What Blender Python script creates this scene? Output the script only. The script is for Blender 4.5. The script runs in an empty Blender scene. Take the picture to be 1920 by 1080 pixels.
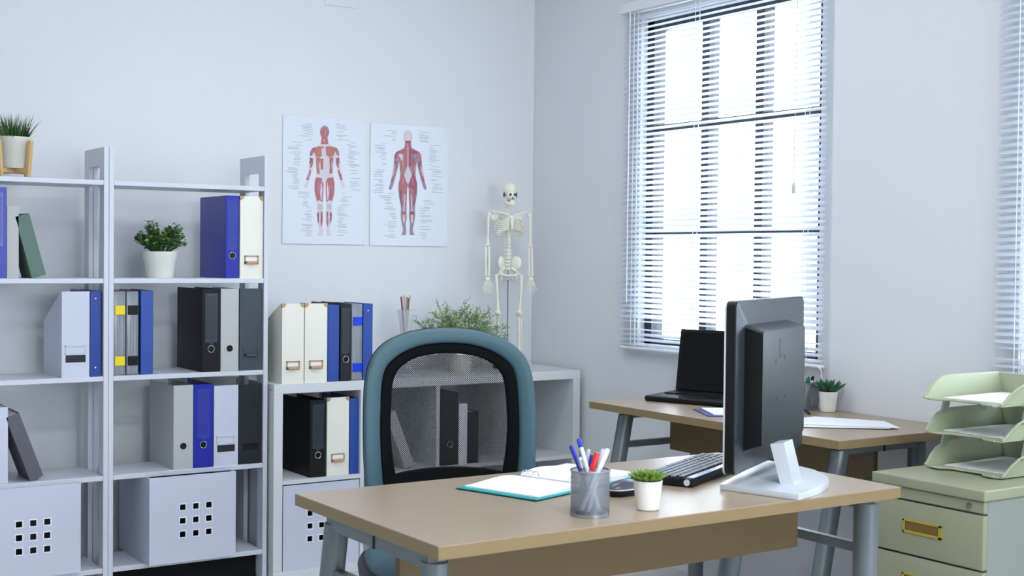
import bpy, bmesh, math, random
from mathutils import Vector, Matrix
R = math.radians
PI = math.pi
scene = bpy.context.scene
COL = scene.collection
random.seed(7)

# ------------------------------------------------------------------ camera
cam_d = bpy.data.cameras.new('camera'); cam = bpy.data.objects.new('camera', cam_d); COL.objects.link(cam)
scene.camera = cam
YAW, PITCH, ROLL = R(33.514), R(-1.3228), R(0.583)
fwd = Vector((math.sin(YAW)*math.cos(PITCH), math.cos(YAW)*math.cos(PITCH), math.sin(PITCH)))
rgt = Vector((math.cos(YAW), -math.sin(YAW), 0)); up = rgt.cross(fwd)
c_, s_ = math.cos(ROLL), math.sin(ROLL)
r2 = c_*rgt + s_*up; u2 = -s_*rgt + c_*up
Mc = Matrix((r2, u2, -fwd)).transposed().to_4x4(); Mc.translation = Vector((-3.56, -5.206, 1.271))
cam.matrix_world = Mc
cam_d.sensor_width = 36; cam_d.lens = 2484.55/1920*36
cam_d.clip_start = .05
cam_d.dof.use_dof = True; cam_d.dof.focus_distance = 4.4; cam_d.dof.aperture_fstop = 9

# ------------------------------------------------------------------ world, lights, exposure
scene.view_settings.view_transform = 'Standard'; scene.view_settings.look = 'None'
scene.view_settings.gamma = 1; scene.view_settings.use_curve_mapping = False
scene.view_settings.exposure = -0.02
w = bpy.data.worlds.new('overcast_sky'); scene.world = w; w.use_nodes = True
bg = w.node_tree.nodes['Background']; bg.inputs[0].default_value = (.80, .90, 1, 1); bg.inputs[1].default_value = 9
WARM = (1, .985, .96); COOL = (.90, .95, 1)
def area(name, loc, sx, sy, power, color, rot=(0, 0, 0)):
    l = bpy.data.lights.new(name, 'AREA'); l.shape = 'RECTANGLE'; l.size = sx; l.size_y = sy
    l.energy = power; l.color = color
    o = bpy.data.objects.new(name, l); COL.objects.link(o); o.location = loc; o.rotation_euler = rot
    return o
CEIL = 3.0
CLIGHTS = [(-4.6, -2.2, 1), (-4.6, -4.4, 2), (-1.5, -1.7, 20), (-2.3, -4.2, 44), (-4.6, -6.6, 3), (-2.5, -6.6, 42)]
for x, y, p in CLIGHTS:
    area('ceiling_light_glow', (x, y, CEIL-.07), 1.15, .5, p, COOL)

area('front_fill_light', (-1.9, -8.62, 1.6), 2.7, 1.35, 44, (.88, .94, 1), (R(90), 0, 0))  # added fill light behind the camera, brightens the back wall

# ------------------------------------------------------------------ materials
def srgb(r, g, b):
    f = lambda c: (c/255/12.92) if c/255 <= .04045 else ((c/255+.055)/1.055)**2.4
    return (f(r), f(g), f(b), 1)
MATS = {}
def mat(name, col, rough=.5, metal=0, spec=.5, noise=0, nscale=20, trans=0, coat=0, bump=0, bscale=200, alpha=1, stretch=None, transl=0):
    if name in MATS: return MATS[name]
    m = bpy.data.materials.new(name); m.use_nodes = True; nt = m.node_tree; N = nt.nodes; L = nt.links
    b = N['Principled BSDF']
    c = srgb(*col)
    b.inputs['Base Color'].default_value = c
    b.inputs['Roughness'].default_value = rough; b.inputs['Metallic'].default_value = metal
    b.inputs['Specular IOR Level'].default_value = spec
    b.inputs['Coat Weight'].default_value = coat
    b.inputs['Transmission Weight'].default_value = trans
    tc = N.new('ShaderNodeTexCoord')
    if noise:
        mp = N.new('ShaderNodeMapping'); L.new(tc.outputs['Object'], mp.inputs[0])
        if stretch: mp.inputs['Scale'].default_value = stretch
        n = N.new('ShaderNodeTexNoise'); n.inputs['Scale'].default_value = nscale; n.inputs['Detail'].default_value = 4
        L.new(mp.outputs[0], n.inputs['Vector'])
        mx = N.new('ShaderNodeMixRGB'); mx.blend_type = 'MIX'
        mx.inputs[1].default_value = tuple(v*(1-noise) for v in c[:3])+(1,)
        mx.inputs[2].default_value = tuple(min(1, v*(1+noise)) for v in c[:3])+(1,)
        L.new(n.outputs['Fac'], mx.inputs[0]); L.new(mx.outputs[0], b.inputs['Base Color'])
    if bump:
        n2 = N.new('ShaderNodeTexNoise'); n2.inputs['Scale'].default_value = bscale
        L.new(tc.outputs['Object'], n2.inputs['Vector'])
        bp = N.new('ShaderNodeBump'); bp.inputs['Strength'].default_value = bump; bp.inputs['Distance'].default_value = .002
        L.new(n2.outputs['Fac'], bp.inputs['Height']); L.new(bp.outputs[0], b.inputs['Normal'])
    out = N['Material Output']
    if alpha < 1:
        t = N.new('ShaderNodeBsdfTransparent'); mx = N.new('ShaderNodeMixShader'); mx.inputs[0].default_value = alpha
        L.new(t.outputs[0], mx.inputs[1]); L.new(b.outputs[0], mx.inputs[2]); L.new(mx.outputs[0], out.inputs[0])
    if transl:
        t = N.new('ShaderNodeBsdfTranslucent'); t.inputs[0].default_value = c; mx = N.new('ShaderNodeMixShader'); mx.inputs[0].default_value = transl
        L.new(b.outputs[0], mx.inputs[1]); L.new(t.outputs[0], mx.inputs[2]); L.new(mx.outputs[0], out.inputs[0])
    MATS[name] = m; return m
M_wall = mat('painted wall', (222, 224, 227), .75, noise=.012, nscale=3, bump=.05, bscale=80)
M_ceil = mat('ceiling paint', (235, 236, 238), .9, noise=.01)
M_floor = mat('floor vinyl', (196, 196, 194), .35, noise=.03, nscale=6)
M_white = mat('white lacquer', (206, 210, 220), .38, noise=.01, nscale=8)
M_white2 = mat('white furniture foil', (212, 215, 218), .42, noise=.01, nscale=8)
M_boxw = mat('white box board', (200, 204, 220), .55, noise=.01, nscale=8)
M_blind = mat('white blind slat', (232, 236, 242), .45, transl=.55)
M_blindrail = mat('white blind rail', (225, 228, 232), .45)
M_cord = mat('white cord', (240, 240, 240), .7)
M_frame = mat('dark window frame', (38, 44, 56), .45, noise=.05)
M_wood = mat('beech laminate', (160, 141, 119), .3, noise=.05, nscale=9, stretch=(.35, 5, 5), spec=.5)
M_woodY = mat('beech laminate lengthwise', (156, 140, 121), .3, noise=.05, nscale=9, stretch=(5, .35, 5), spec=.5)
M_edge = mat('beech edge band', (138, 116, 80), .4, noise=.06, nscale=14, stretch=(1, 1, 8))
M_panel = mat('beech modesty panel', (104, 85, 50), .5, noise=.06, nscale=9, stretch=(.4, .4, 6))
M_leg = mat('grey powder coated steel', (112, 120, 124), .38, metal=.35, noise=.02)
M_dark = mat('black plastic', (9, 10, 12), .42, spec=.3)
M_blk = mat('black board', (12, 14, 17), .5, spec=.3, noise=.05)
M_blk2 = mat('charcoal board', (32, 38, 43), .5, spec=.3, noise=.05)
M_slate = mat('slate grey board', (58, 68, 77), .55, noise=.03)
M_grey = mat('grey board', (182, 184, 184), .55, noise=.02)
M_dgrey = mat('dark grey cloth', (92, 92, 100), .7, noise=.04, nscale=60)
M_green = mat('grey green cloth', (96, 122, 112), .8, noise=.05, nscale=60)
M_blue = mat('royal blue vinyl', (14, 34, 160), .32, noise=.02)
M_blue2 = mat('mid blue board', (42, 76, 158), .42, noise=.03)
M_blue3 = mat('deep blue vinyl', (26, 60, 146), .38, noise=.02)
M_cream = mat('cream board', (232, 231, 218), .6, noise=.015)
M_tan = mat('tan leatherette', (186, 150, 110), .55, noise=.05)
M_paper = mat('paper', (236, 237, 240), .8)
M_pages = mat('page block', (200, 200, 200), .9, noise=.1, nscale=40, stretch=(8, .3, .3))
M_chrome = mat('chrome', (205, 208, 212), .18, metal=1)
M_pocket = mat('clear label pocket grey', (58, 66, 76), .25)
M_pocketb = mat('clear label pocket blue', (46, 60, 160), .22)
M_clear = mat('clear polypropylene', (168, 174, 184), .2, alpha=.55)
M_yel = mat('yellow latch', (238, 212, 20), .35)
M_latchb = mat('bright blue latch', (10, 60, 220), .35)
M_pot = mat('white ceramic', (224, 223, 214), .35)
M_potm = mat('matt white plastic pot', (234, 232, 224), .5)
M_soil = mat('soil', (40, 34, 28), .95, noise=.2)
M_leaf = mat('round leaf green', (112, 150, 72), .45, noise=.35, nscale=60)
M_leafd = mat('round leaf dark green', (60, 98, 62), .5, noise=.25, nscale=60)
M_grass = mat('grass green', (74, 118, 40), .5, noise=.4, nscale=30)
M_grassd = mat('grass dark green', (30, 66, 34), .5, noise=.3, nscale=30)
M_wisp = mat('pale fern green', (176, 200, 134), .55, noise=.3, nscale=60)
M_wispd = mat('dull fern green', (128, 150, 112), .6, noise=.3, nscale=60)
M_succ = mat('bright succulent', (98, 130, 36), .5, noise=.15, nscale=50)
M_succd = mat('dark succulent', (52, 98, 70), .45, noise=.15, nscale=50)
M_bamb = mat('bamboo', (208, 172, 118), .5, noise=.08, nscale=20)
M_teal = mat('teal upholstery', (66, 98, 109), .6, noise=.02, nscale=120)
M_net = mat('black netting', (10, 12, 14), .8)
M_cblk = mat('black upholstery', (6, 8, 10), .8, spec=.15)
M_bone = mat('ivory bone plastic', (238, 235, 218), .5, noise=.03, nscale=40)
M_boned = mat('dark cavity', (90, 86, 70), .9)
M_silver = mat('silver plastic', (214, 219, 226), .3, metal=.4)
M_mon = mat('dark grey monitor plastic', (42, 50, 56), .3, spec=.5)
M_scr = mat('black glossy screen', (3, 4, 5), .2, spec=.25)
M_key = mat('key caps', (52, 60, 76), .35)
M_tealcov = mat('turquoise cover', (20, 160, 165), .45)
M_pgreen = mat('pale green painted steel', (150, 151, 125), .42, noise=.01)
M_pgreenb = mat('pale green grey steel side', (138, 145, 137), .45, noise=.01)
M_tray = mat('pale green plastic', (164, 172, 142), .38)
M_strut = mat('grey green plastic', (150, 158, 140), .45)
M_yhand = mat('yellow plastic pull', (166, 148, 44), .45)
M_ydark = mat('brown recess', (112, 88, 36), .6)
M_meshm = mat('silver wire mesh', (150, 156, 166), .35, metal=.5, alpha=.42)
M_meshd = mat('silver mesh rim', (150, 154, 162), .3, metal=.6)
M_glass = mat('vase glass', (225, 232, 235), .05, alpha=.28)
M_acr = mat('poster sheet', (222, 227, 235), .25)
M_acredge = mat('acrylic edge', (200, 212, 226), .1)
M_lighton = mat('lamp housing', (240, 240, 240), .5)

# ------------------------------------------------------------------ mesh helper
class G:
    def __init__(s): s.b = bmesh.new(); s.M = Matrix.Identity(4)
    def v(s, p): return s.b.verts.new(s.M @ Vector(p))
    def f(s, vs, mi=0):
        try: fc = s.b.faces.new(vs); fc.material_index = mi; return fc
        except ValueError: return None
    def box(s, x0, x1, y0, y1, z0, z1, bev=0, mi=0, seg=1):
        P = [(x0, y0, z0), (x1, y0, z0), (x1, y1, z0), (x0, y1, z0), (x0, y0, z1), (x1, y0, z1), (x1, y1, z1), (x0, y1, z1)]
        vs = [s.v(p) for p in P]
        fs = [s.f([vs[i] for i in q], mi) for q in ((0, 3, 2, 1), (4, 5, 6, 7), (0, 1, 5, 4), (1, 2, 6, 5), (2, 3, 7, 6), (3, 0, 4, 7))]
        if bev:
            es = set(e for f in fs for e in f.edges)
            r = bmesh.ops.bevel(s.b, geom=list(es), offset=bev, segments=seg, affect='EDGES', profile=.6)
            for f in r['faces']: f.material_index = mi
        return s
    def prism(s, poly, a, b, axis='z', mi=0, bev=0):
        # poly: list of 2D points; extruded a..b along axis
        def P(p, t):
            return {'z': (p[0], p[1], t), 'y': (p[0], t, p[1]), 'x': (t, p[0], p[1])}[axis]
        A = [s.v(P(p, a)) for p in poly]; B = [s.v(P(p, b)) for p in poly]; n = len(poly)
        fs = [s.f(A[::-1], mi), s.f(B, mi)] + [s.f([A[i], A[(i+1) % n], B[(i+1) % n], B[i]], mi) for i in range(n)]
        if bev:
            es = set(e for f in fs if f for e in f.edges)
            r = bmesh.ops.bevel(s.b, geom=list(es), offset=bev, segments=2, affect='EDGES', profile=.6)
            for f in r['faces']: f.material_index = mi
        return s
    def lathe(s, prof, seg=28, c=(0, 0, 0), mi=0, sx=1, sy=1):
        rings = []
        for r, z in prof:
            if r < 1e-6: rings.append([s.v((c[0], c[1], c[2]+z))])
            else: rings.append([s.v((c[0]+r*sx*math.cos(2*PI*i/seg), c[1]+r*sy*math.sin(2*PI*i/seg), c[2]+z)) for i in range(seg)])
        for A, B in zip(rings, rings[1:]):
            for i in range(seg):
                j = (i+1) % seg
                if len(A) == 1 and len(B) == 1: continue
                if len(A) == 1: s.f([A[0], B[j], B[i]], mi)
                elif len(B) == 1: s.f([A[i], A[j], B[0]], mi)
                else: s.f([A[i], A[j], B[j], B[i]], mi)
        return s
    def tube(s, pts, r, seg=8, mi=0, cap=True, sc=(1, 1)):
        pts = [Vector(p) for p in pts]; n = len(pts)
        rr = r if isinstance(r, (list, tuple)) else [r]*n
        rings = []; ref = None
        for i, p in enumerate(pts):
            t = (pts[min(i+1, n-1)]-pts[max(i-1, 0)]).normalized()
            if ref is None: ref = Vector((0, 0, 1)) if abs(t.z) < .9 else Vector((1, 0, 0))
            a = t.cross(ref).normalized(); b = t.cross(a).normalized(); ref = -b if False else ref
            rings.append([s.v(p+a*rr[i]*sc[0]*math.cos(2*PI*k/seg)+b*rr[i]*sc[1]*math.sin(2*PI*k/seg)) for k in range(seg)])
        for A, B in zip(rings, rings[1:]):
            for k in range(seg): s.f([A[k], A[(k+1) % seg], B[(k+1) % seg], B[k]], mi)
        if cap: s.f(rings[0][::-1], mi); s.f(rings[-1], mi)
        return s
    def ball(s, c, rx, ry=None, rz=None, seg=12, rings=8, mi=0):
        ry = ry or rx; rz = rz or rx
        prof = [(math.sin(PI*i/rings), -math.cos(PI*i/rings)) for i in range(rings+1)]
        prof[0] = (0, -1); prof[-1] = (0, 1)
        old = s.M; s.M = old @ Matrix.Translation(c) @ Matrix.Diagonal((rx, ry, rz, 1)); s.lathe(prof, seg, mi=mi); s.M = old
        return s
    def quad(s, a, b, c, d, mi=0): s.f([s.v(a), s.v(b), s.v(c), s.v(d)], mi); return s
    def build(s, name, mats, parent=None, smooth=None, kind=None, label=None, recalc=True):
        if recalc: bmesh.ops.recalc_face_normals(s.b, faces=s.b.faces)
        me = bpy.data.meshes.new(name); s.b.to_mesh(me); s.b.free()
        for m in (mats if isinstance(mats, (list, tuple)) else [mats]): me.materials.append(m)
        if smooth is not None:
            for p in me.polygons: p.use_smooth = True
            me.set_sharp_from_angle(angle=R(smooth))
        o = bpy.data.objects.new(name, me); COL.objects.link(o)
        if parent: o.parent = parent
        if kind: o['kind'] = kind
        if label: o['label'] = label
        return o
def thing(name, label, cat, loc=(0, 0, 0), rz=0, group=None, rot=None):
    o = bpy.data.objects.new(name, None); COL.objects.link(o)
    o.empty_display_size = .05
    o.location = loc; o.rotation_euler = rot if rot else (0, 0, rz)
    o['label'] = label; o['category'] = cat
    if group: o['group'] = group
    return o
def tag(o, label, cat, group=None):
    o['label'] = label; o['category'] = cat
    if group: o['group'] = group
    return o
def part(src, name, parent, loc, rot=(0, 0, 0), scale=(1, 1, 1)):
    c = src.copy(); c.name = name; c.parent = parent; c.location = loc; c.rotation_euler = rot; c.scale = scale
    COL.objects.link(c); return c

# ------------------------------------------------------------------ room
XL, YB = -6.2, -8.6
def struct(g, name, m): return g.build(name, m, kind='structure')
g = G(); g.box(XL, .2, YB, .2, -.1, 0); struct(g, 'floor', M_floor)
g = G(); g.box(XL, .2, YB, .2, CEIL, CEIL+.1); struct(g, 'ceiling', M_ceil)
g = G(); g.box(XL-.15, .2, 0, .15, 0, CEIL); struct(g, 'wall_back', M_wall)
g = G(); g.box(XL-.15, XL, YB, 0, 0, CEIL); struct(g, 'wall_left', M_wall)
g = G()
g.box(XL-.15, .2, YB-.15, YB, 0, .9); g.box(XL-.15, .2, YB-.15, YB, 2.3, CEIL); g.box(XL-.15, -3.3, YB-.15, YB, .9, 2.3); g.box(-.5, .2, YB-.15, YB, .9, 2.3)
struct(g, 'wall_front', M_wall)
wt = bpy.data.objects.new('window_4', None); COL.objects.link(wt); wt['kind'] = 'structure'  # unseen window, added as an opening for the fill light
g = G(); g.box(-3.3, -3.25, YB-.1, YB-.04, .9, 2.3); g.box(-.55, -.5, YB-.1, YB-.04, .9, 2.3); g.box(-3.25, -.55, YB-.1, YB-.04, .9, .95); g.box(-3.25, -.55, YB-.1, YB-.04, 2.25, 2.3)
g.build('window_frame', M_frame, wt)
WZ0, WZ1 = .905, 2.285
WINS = [(-1.833, -.803), (-3.704, -2.674), (-5.575, -4.545)]
g = G()
g.box(0, .16, YB, 0, 0, WZ0); g.box(0, .16, YB, 0, WZ1, CEIL)
ys = [0]+[v for a, b in WINS for v in (b, a)]+[YB]
for i in range(0, len(ys), 2): g.box(0, .16, ys[i+1], ys[i], WZ0, WZ1)
struct(g, 'wall_right', M_wall)
# flush access cover on the back wall, top
g = G(); g.box(-1.092, -.935, -.006, 0, 2.345, 2.5, .002); 
o = g.build('wall_access_cover', M_wall); tag(o, 'flat white cover plate on the wall high above the two posters', 'cover plate')
g = G(); g.box(-2.335, -2.325, -.0015, 0, 1.72, 1.755); g.build('trim_1', mat('paint scar', (196, 200, 208), .8), kind='structure')

for wi, (a, b) in enumerate(WINS):
    wt = bpy.data.objects.new('window_%d' % (wi+1), None); COL.objects.link(wt); wt['kind'] = 'structure'
    x0, x1 = .035, .1
    g = G()
    g.box(x0, x1, b-.045, b, WZ0, WZ1, .002); g.box(x0, x1, a, a+.045, WZ0, WZ1, .002)
    g.box(x0, x1, a, b, WZ1-.05, WZ1, .002); g.box(x0, x1, a, b, WZ0, WZ0+.03, .002)
    g.build('window_frame', M_frame, wt)
    cy = (a+b)/2; W = b-a
    for dy in (-.155, .155):
        g = G(); g.box(x0+.006, x1, cy+dy-.022, cy+dy+.022, WZ0+.03, WZ1-.05, .002); g.build('mullion', M_frame, wt)
    for z in (1.822, 1.385):
        g = G(); g.box(x0+.012, x1-.01, a+.045, b-.045, z-.014, z+.014, .002); g.build('transom', M_frame, wt)
    g = G(); g.box(x0+.03, x0+.034, a+.04, b-.04, WZ0+.03, WZ1-.045)
    g.build('window_pane', mat('pane glass', (235, 242, 248), .02, alpha=.08), wt)

# ---- venetian blinds
def slat_mesh(L):
    g = G(); n = 4; wd = .025; crown = .0022
    P = []
    for i in range(n+1):
        t = i/n-.5; P.append((t*wd, crown*(1-4*t*t)))
    for j, y in enumerate((0, -L)):
        pass
    top0 = [g.v((p[0], 0, p[1])) for p in P]; top1 = [g.v((p[0], -L, p[1])) for p in P]
    bot0 = [g.v((p[0], 0, p[1]-.0006)) for p in P]; bot1 = [g.v((p[0], -L, p[1]-.0006)) for p in P]
    for i in range(n):
        g.f([top0[i], top0[i+1], top1[i+1], top1[i]]); g.f([bot0[i], bot1[i], bot1[i+1], bot0[i+1]])
    g.f([top0[0], top1[0], bot1[0], bot0[0]]); g.f([top0[n], bot0[n], bot1[n], top1[n]])
    return g
BL = [(-.729, 1.156, 'venetian blind fully covering the window behind the laptop, white slats'),
      (-2.602, 1.156, 'venetian blind cut off by the right edge of the picture, above the letter trays'),
      (-4.473, 1.156, 'venetian blind on the window beside the camera')]
PITCHZ = .0224
for bi, (y0, L, lab) in enumerate(BL):
    bt = thing('venetian_blind', 'white '+lab, 'blind', (-.028, y0, .885))
    g = G(); g.box(-.028, .022, -L-.01, .01, 1.425, 1.468, .003); g.build('head_rail', M_blindrail, bt)
    g = G(); g.box(-.013, .013, -L, 0, 0, .013, .004); g.build('bottom_rail', M_blindrail, bt)
    proto = slat_mesh(L).build('slat', M_blind, bt, smooth=60)
    zs = []; z = .026
    k = 0
    while z < 1.415:
        zs.append(z)
        k += 1
        z += PITCHZ if k > 3 else .0205
        if k == 4: z += .012
    for k, z in enumerate(zs):
        tilt = R(-36) + R(random.uniform(-1.2, 1.2))
        if k in (3, 4): tilt = R(-8)
        if k < 3: tilt = R(-22)
        o = proto if k == 0 else part(proto, 'slat', bt, (0, 0, 0))
        o.location = (random.uniform(-.0006, .0006), 0, z); o.rotation_euler = (random.uniform(-.0007, .0007), tilt, 0)
    for fy in (.065, .40, .92) if bi == 0 else (.065, .5, .92):
        g = G()
        yy = -L*fy
        for dx in (-.0115, .0115): g.tube([(dx, yy, .012), (dx, yy, 1.43)], .0011, 5)
        g.tube([(0, yy-.012, .012), (0, yy-.012, 1.43)], .0011, 5)
        g.build('ladder_cord', M_cord, bt)
    if bi == 0:
        g = G(); g.tube([(-.022, -L*.052, 1.43), (-.024, -L*.052, .2)], .0022, 6); g.build('tilt_wand', M_cord, bt)
        g = G(); g.tube([(-.022, -L*.89, 1.43), (-.024, -L*.886, .67)], .0012, 5); g.lathe([(0, -.045), (.006, -.04), (.0075, -.02), (.003, 0), (0, 0)], 10, (-.024, -L*.886, .67))
        g.build('pull_cord', mat('cord tassel', (200, 200, 196), .6), bt)
        g = G(); g.tube([(-.012, -L*.985, .01), (-.014, -L-.006, -.005), (-.016, -L-.012, -.04), (-.014, -L-.010, -.13)], .0016, 6); g.build('cord_loop', M_cord, bt)

# ceiling light fittings (outside the frame)
for i, (x, y, p) in enumerate(CLIGHTS):
    g = G(); g.box(x-.6, x+.6, y-.28, y+.28, CEIL-.05, CEIL)
    o = g.build('ceiling_light', M_lighton); tag(o, 'rectangular white ceiling light fitting above %s, outside the picture' % ('the left shelves', 'the left wall', 'the office chair', 'the near desk', 'the left rear corner', 'the window wall side behind the camera')[i], 'ceiling light', 'ceiling light fittings')

# ------------------------------------------------------------------ shelving units
def shelving(xr, label, shade_sheet=False):
    # xr = outer x of right side frame; width .634
    t = thing('shelving_unit', label, 'shelf', (xr-.308, -.275, 0))
    for s in (-1, 1):
        xo = s*.308; xi = s*.291
        a, b = sorted((xo, xi))
        g = G()
        # outline with slots: build from posts and rails
        g.box(a, b, -.125, -.068, 0, 1.655); g.box(a, b, .068, .125, 0, 1.655)
        g.box(a, b, -.068, .068, 1.59, 1.655); g.box(a, b, -.068, .068, .02, .08)
        g.build('side_frame', M_white, t)
    for z in (1.535, 1.18, .825, .463, .126):
        g = G(); g.box(-.2905, .2905, -.125, .125, z-.018, z, .0015); g.build('shelf', M_white, t)
    if shade_sheet:
        g = G(); g.box(-.2905, .2905, -.06, -.045, .001, .107); g.build('under_shelf_shade', mat('dark under-shelf shade', (20, 24, 24), .8, spec=.2), t, label='dark sheet put in as the shade under the lowest shelf')  # dark sheet standing in for the shade below the lowest shelf
    return t
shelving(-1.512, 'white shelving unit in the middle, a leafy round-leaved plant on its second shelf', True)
shelving(-2.1295, 'white shelving unit at the left edge, topped by a potted grass in a bamboo stand')

# kallax-like cube cabinet 4 x 2
KX0, KX1, KY0, KY1 = -1.502, -.032, -.44, -.05
t = thing('cube_shelf_cabinet', 'low white cube cabinet with two rows of cells along the wall behind the office chair', 'cabinet', ((KX0+KX1)/2, -.245, 0))
W = (KX1-KX0)/2; D = .195
g = G(); g.box(-W, W, -D, D, .732, .77, .0015); g.build('top_panel', M_white2, t)
g = G(); g.box(-W, W, -D, D, 0, .038, .0015); g.build('bottom_panel', M_white2, t)
for s in (-1, 1):
    a, b = sorted((s*W, s*(W-.038))); g = G(); g.box(a, b, -D, D, .038, .732, .0015); g.build('side_panel', M_white2, t)
cw = (2*W-.076-.048)/4
cells = []
for i in range(4):
    x0 = -W+.038+i*(cw+.016); cells.append((x0+(KX0+KX1)/2, x0+cw+(KX0+KX1)/2))
    g = G(); g.box(x0, x0+cw, -D, D, .377, .393); g.build('middle_shelf', M_white2, t)
    if i < 3:
        g = G(); g.box(x0+cw, x0+cw+.016, -D, D, .038, .732); g.build('divider', M_white2, t)
g = G(); g.tube([(-W-.001, -.165, .747), (-W+.001, -.165, .747)], .004, 10); g.build('cap_screw', M_leg, t)

# ------------------------------------------------------------------ storage boxes with nine holes
def nine_box(x0, x1, y0, y1, z0, z1, label, hc, hz, pitch=.0505, hs=.0215, fill=None):
    cx = (x0+x1)/2; cy = (y0+y1)/2
    t = thing('storage_box', label, 'box', (cx, cy, z0), group=None)
    w_ = (x1-x0)/2; d = (y1-y0)/2; h = z1-z0; th = .006
    g = G()
    g.box(-w_, -w_+th, -d+th, d, 0, h); g.box(w_-th, w_, -d+th, d, 0, h)
    g.box(-w_+th, w_-th, d-th, d, 0, h); g.box(-w_+th, w_-th, -d+th, d-th, 0, th)
    g.build('box_body', M_boxw, t)
    if fill: g = G(); g.box(-w_+.02, fill-cx, -d+.07, d-.02, th, h*.93); g.build('stored_folders', M_blk2, t)
    xs = [-w_]; zs = [0]
    for k in (-1, 0, 1):
        xs += [hc-cx+k*pitch-hs/2, hc-cx+k*pitch+hs/2]; zs += [hz-z0+k*pitch-hs/2, hz-z0+k*pitch+hs/2]
    xs.append(w_); zs.append(h)
    g = G()
    for i in range(7):
        for j in range(7):
            if i % 2 and j % 2: continue
            for y in (-d, -d+th): g.quad((xs[i], y, zs[j]), (xs[i+1], y, zs[j]), (xs[i+1], y, zs[j+1]), (xs[i], y, zs[j+1]))
    X0, X1, Z0, Z1 = -w_, w_, 0, h
    def ring(a, b, c, e):
        for p, q in (((a, c), (b, c)), ((b, c), (b, e)), ((b, e), (a, e)), ((a, e), (a, c))):
            g.quad((p[0], -d, p[1]), (q[0], -d, q[1]), (q[0], -d+th, q[1]), (p[0], -d+th, p[1]))
    ring(X0, X1, Z0, Z1)
    for i in (1, 3, 5):
        for j in (1, 3, 5): ring(xs[i], xs[i+1], zs[j], zs[j+1])
    bmesh.ops.remove_doubles(g.b, verts=g.b.verts, dist=1e-5)
    g.build('front_panel', M_boxw, t)
    g = G(); r = .0035; a = hs/2
    for p in ((-a-r, a+r, -a-r, -a), (-a-r, a+r, a, a+r), (-a-r, -a, -a, a), (a, a+r, -a, a)): g.box(p[0], p[1], -.0012, .004, p[2], p[3])
    rim = g.build('hole_rim', mat('bright white plastic', (244, 245, 248), .4), t)
    first = True
    for i in (-1, 0, 1):
        for j in (-1, 0, 1):
            loc = (hc-cx+i*pitch, -d, hz-z0+j*pitch)
            if first: rim.location = loc; first = False
            else: part(rim, 'hole_rim', t, loc)
    return t
nine_box(-1.993, -1.660, -.452, -.09, .127, .449, 'white box with nine square holes jutting out of the bottom of the middle shelving unit', -1.817, .281, fill=-1.69)
nine_box(-2.567, -2.232, -.42, -.06, .127, .449, 'white box with nine square holes at the lower left corner of the picture', -2.397, .273, pitch=.048, fill=-2.40)
nine_box(cells[0][0]+.004, cells[0][1]-.004, -.439, -.08, .0385, .372, 'white nine-holed box fitted flush in the cube cabinet, partly behind the near desk', (cells[0][0]+cells[0][1])/2, .205, fill=-1.14)

# ------------------------------------------------------------------ binders, files and books
def place(t, x, y, z, lean=0):
    t.location = (x, y, z); t.rotation_euler = (0, lean, 0)
def lever(x0, x1, z, label, m, h=.316, d=.275, yf=-.392, ring=True, ringm=None, pocket=None, lean=0, name='lever_arch_binder', group=None):
    w_ = x1-x0; t = thing(name, label, 'binder', ((x0+x1)/2, yf, z), group=group)
    a = w_/2; th = .0025
    g = G(); g.box(-a, a, 0, th, 0, h, .001); g.box(-a, -a+th, th, d, 0, h); g.box(a-th, a, th, d, 0, h)
    g.build('cover', m, t)
    g = G(); g.box(-a+th+.001, a-th-.001, .03, d-.008, .004, h-.02); g.build('paper_block', M_pages, t)
    rz = .087
    if ring:
        g = G(); g.prism([(.0125*math.cos(2*PI*i/20), rz+.0125*math.sin(2*PI*i/20)) for i in range(20)], -.0009, 0, 'y')
        g.build('finger_hole', M_dark, t)
        if ringm:
            g = G(); n = 24
            g.tube([(.0128*math.cos(2*PI*i/n), -.0012, rz+.0128*math.sin(2*PI*i/n)) for i in range(n+1)], .0018, 6, cap=False)
            g.build('finger_ring', ringm, t, smooth=60)
    if pocket:
        g = G(); p = min(a-.006, .024)
        g.box(-p, p, -.0008, 0, .112, h-.018); g.box(-p*.3, p*.3, -.0008, 0, .104, .112)
        g.build('label_pocket', pocket, t)
        g = G(); q = p*.82; g.box(-q, q, -.0013, -.0008, .125, h-.026); g.build('label_card', mat('label card '+pocket.name, tuple(int(v) for v in {'clear label pocket grey': (48, 55, 64), 'clear label pocket blue': (40, 54, 152)}[pocket.name]), .3), t)
    return t
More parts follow.
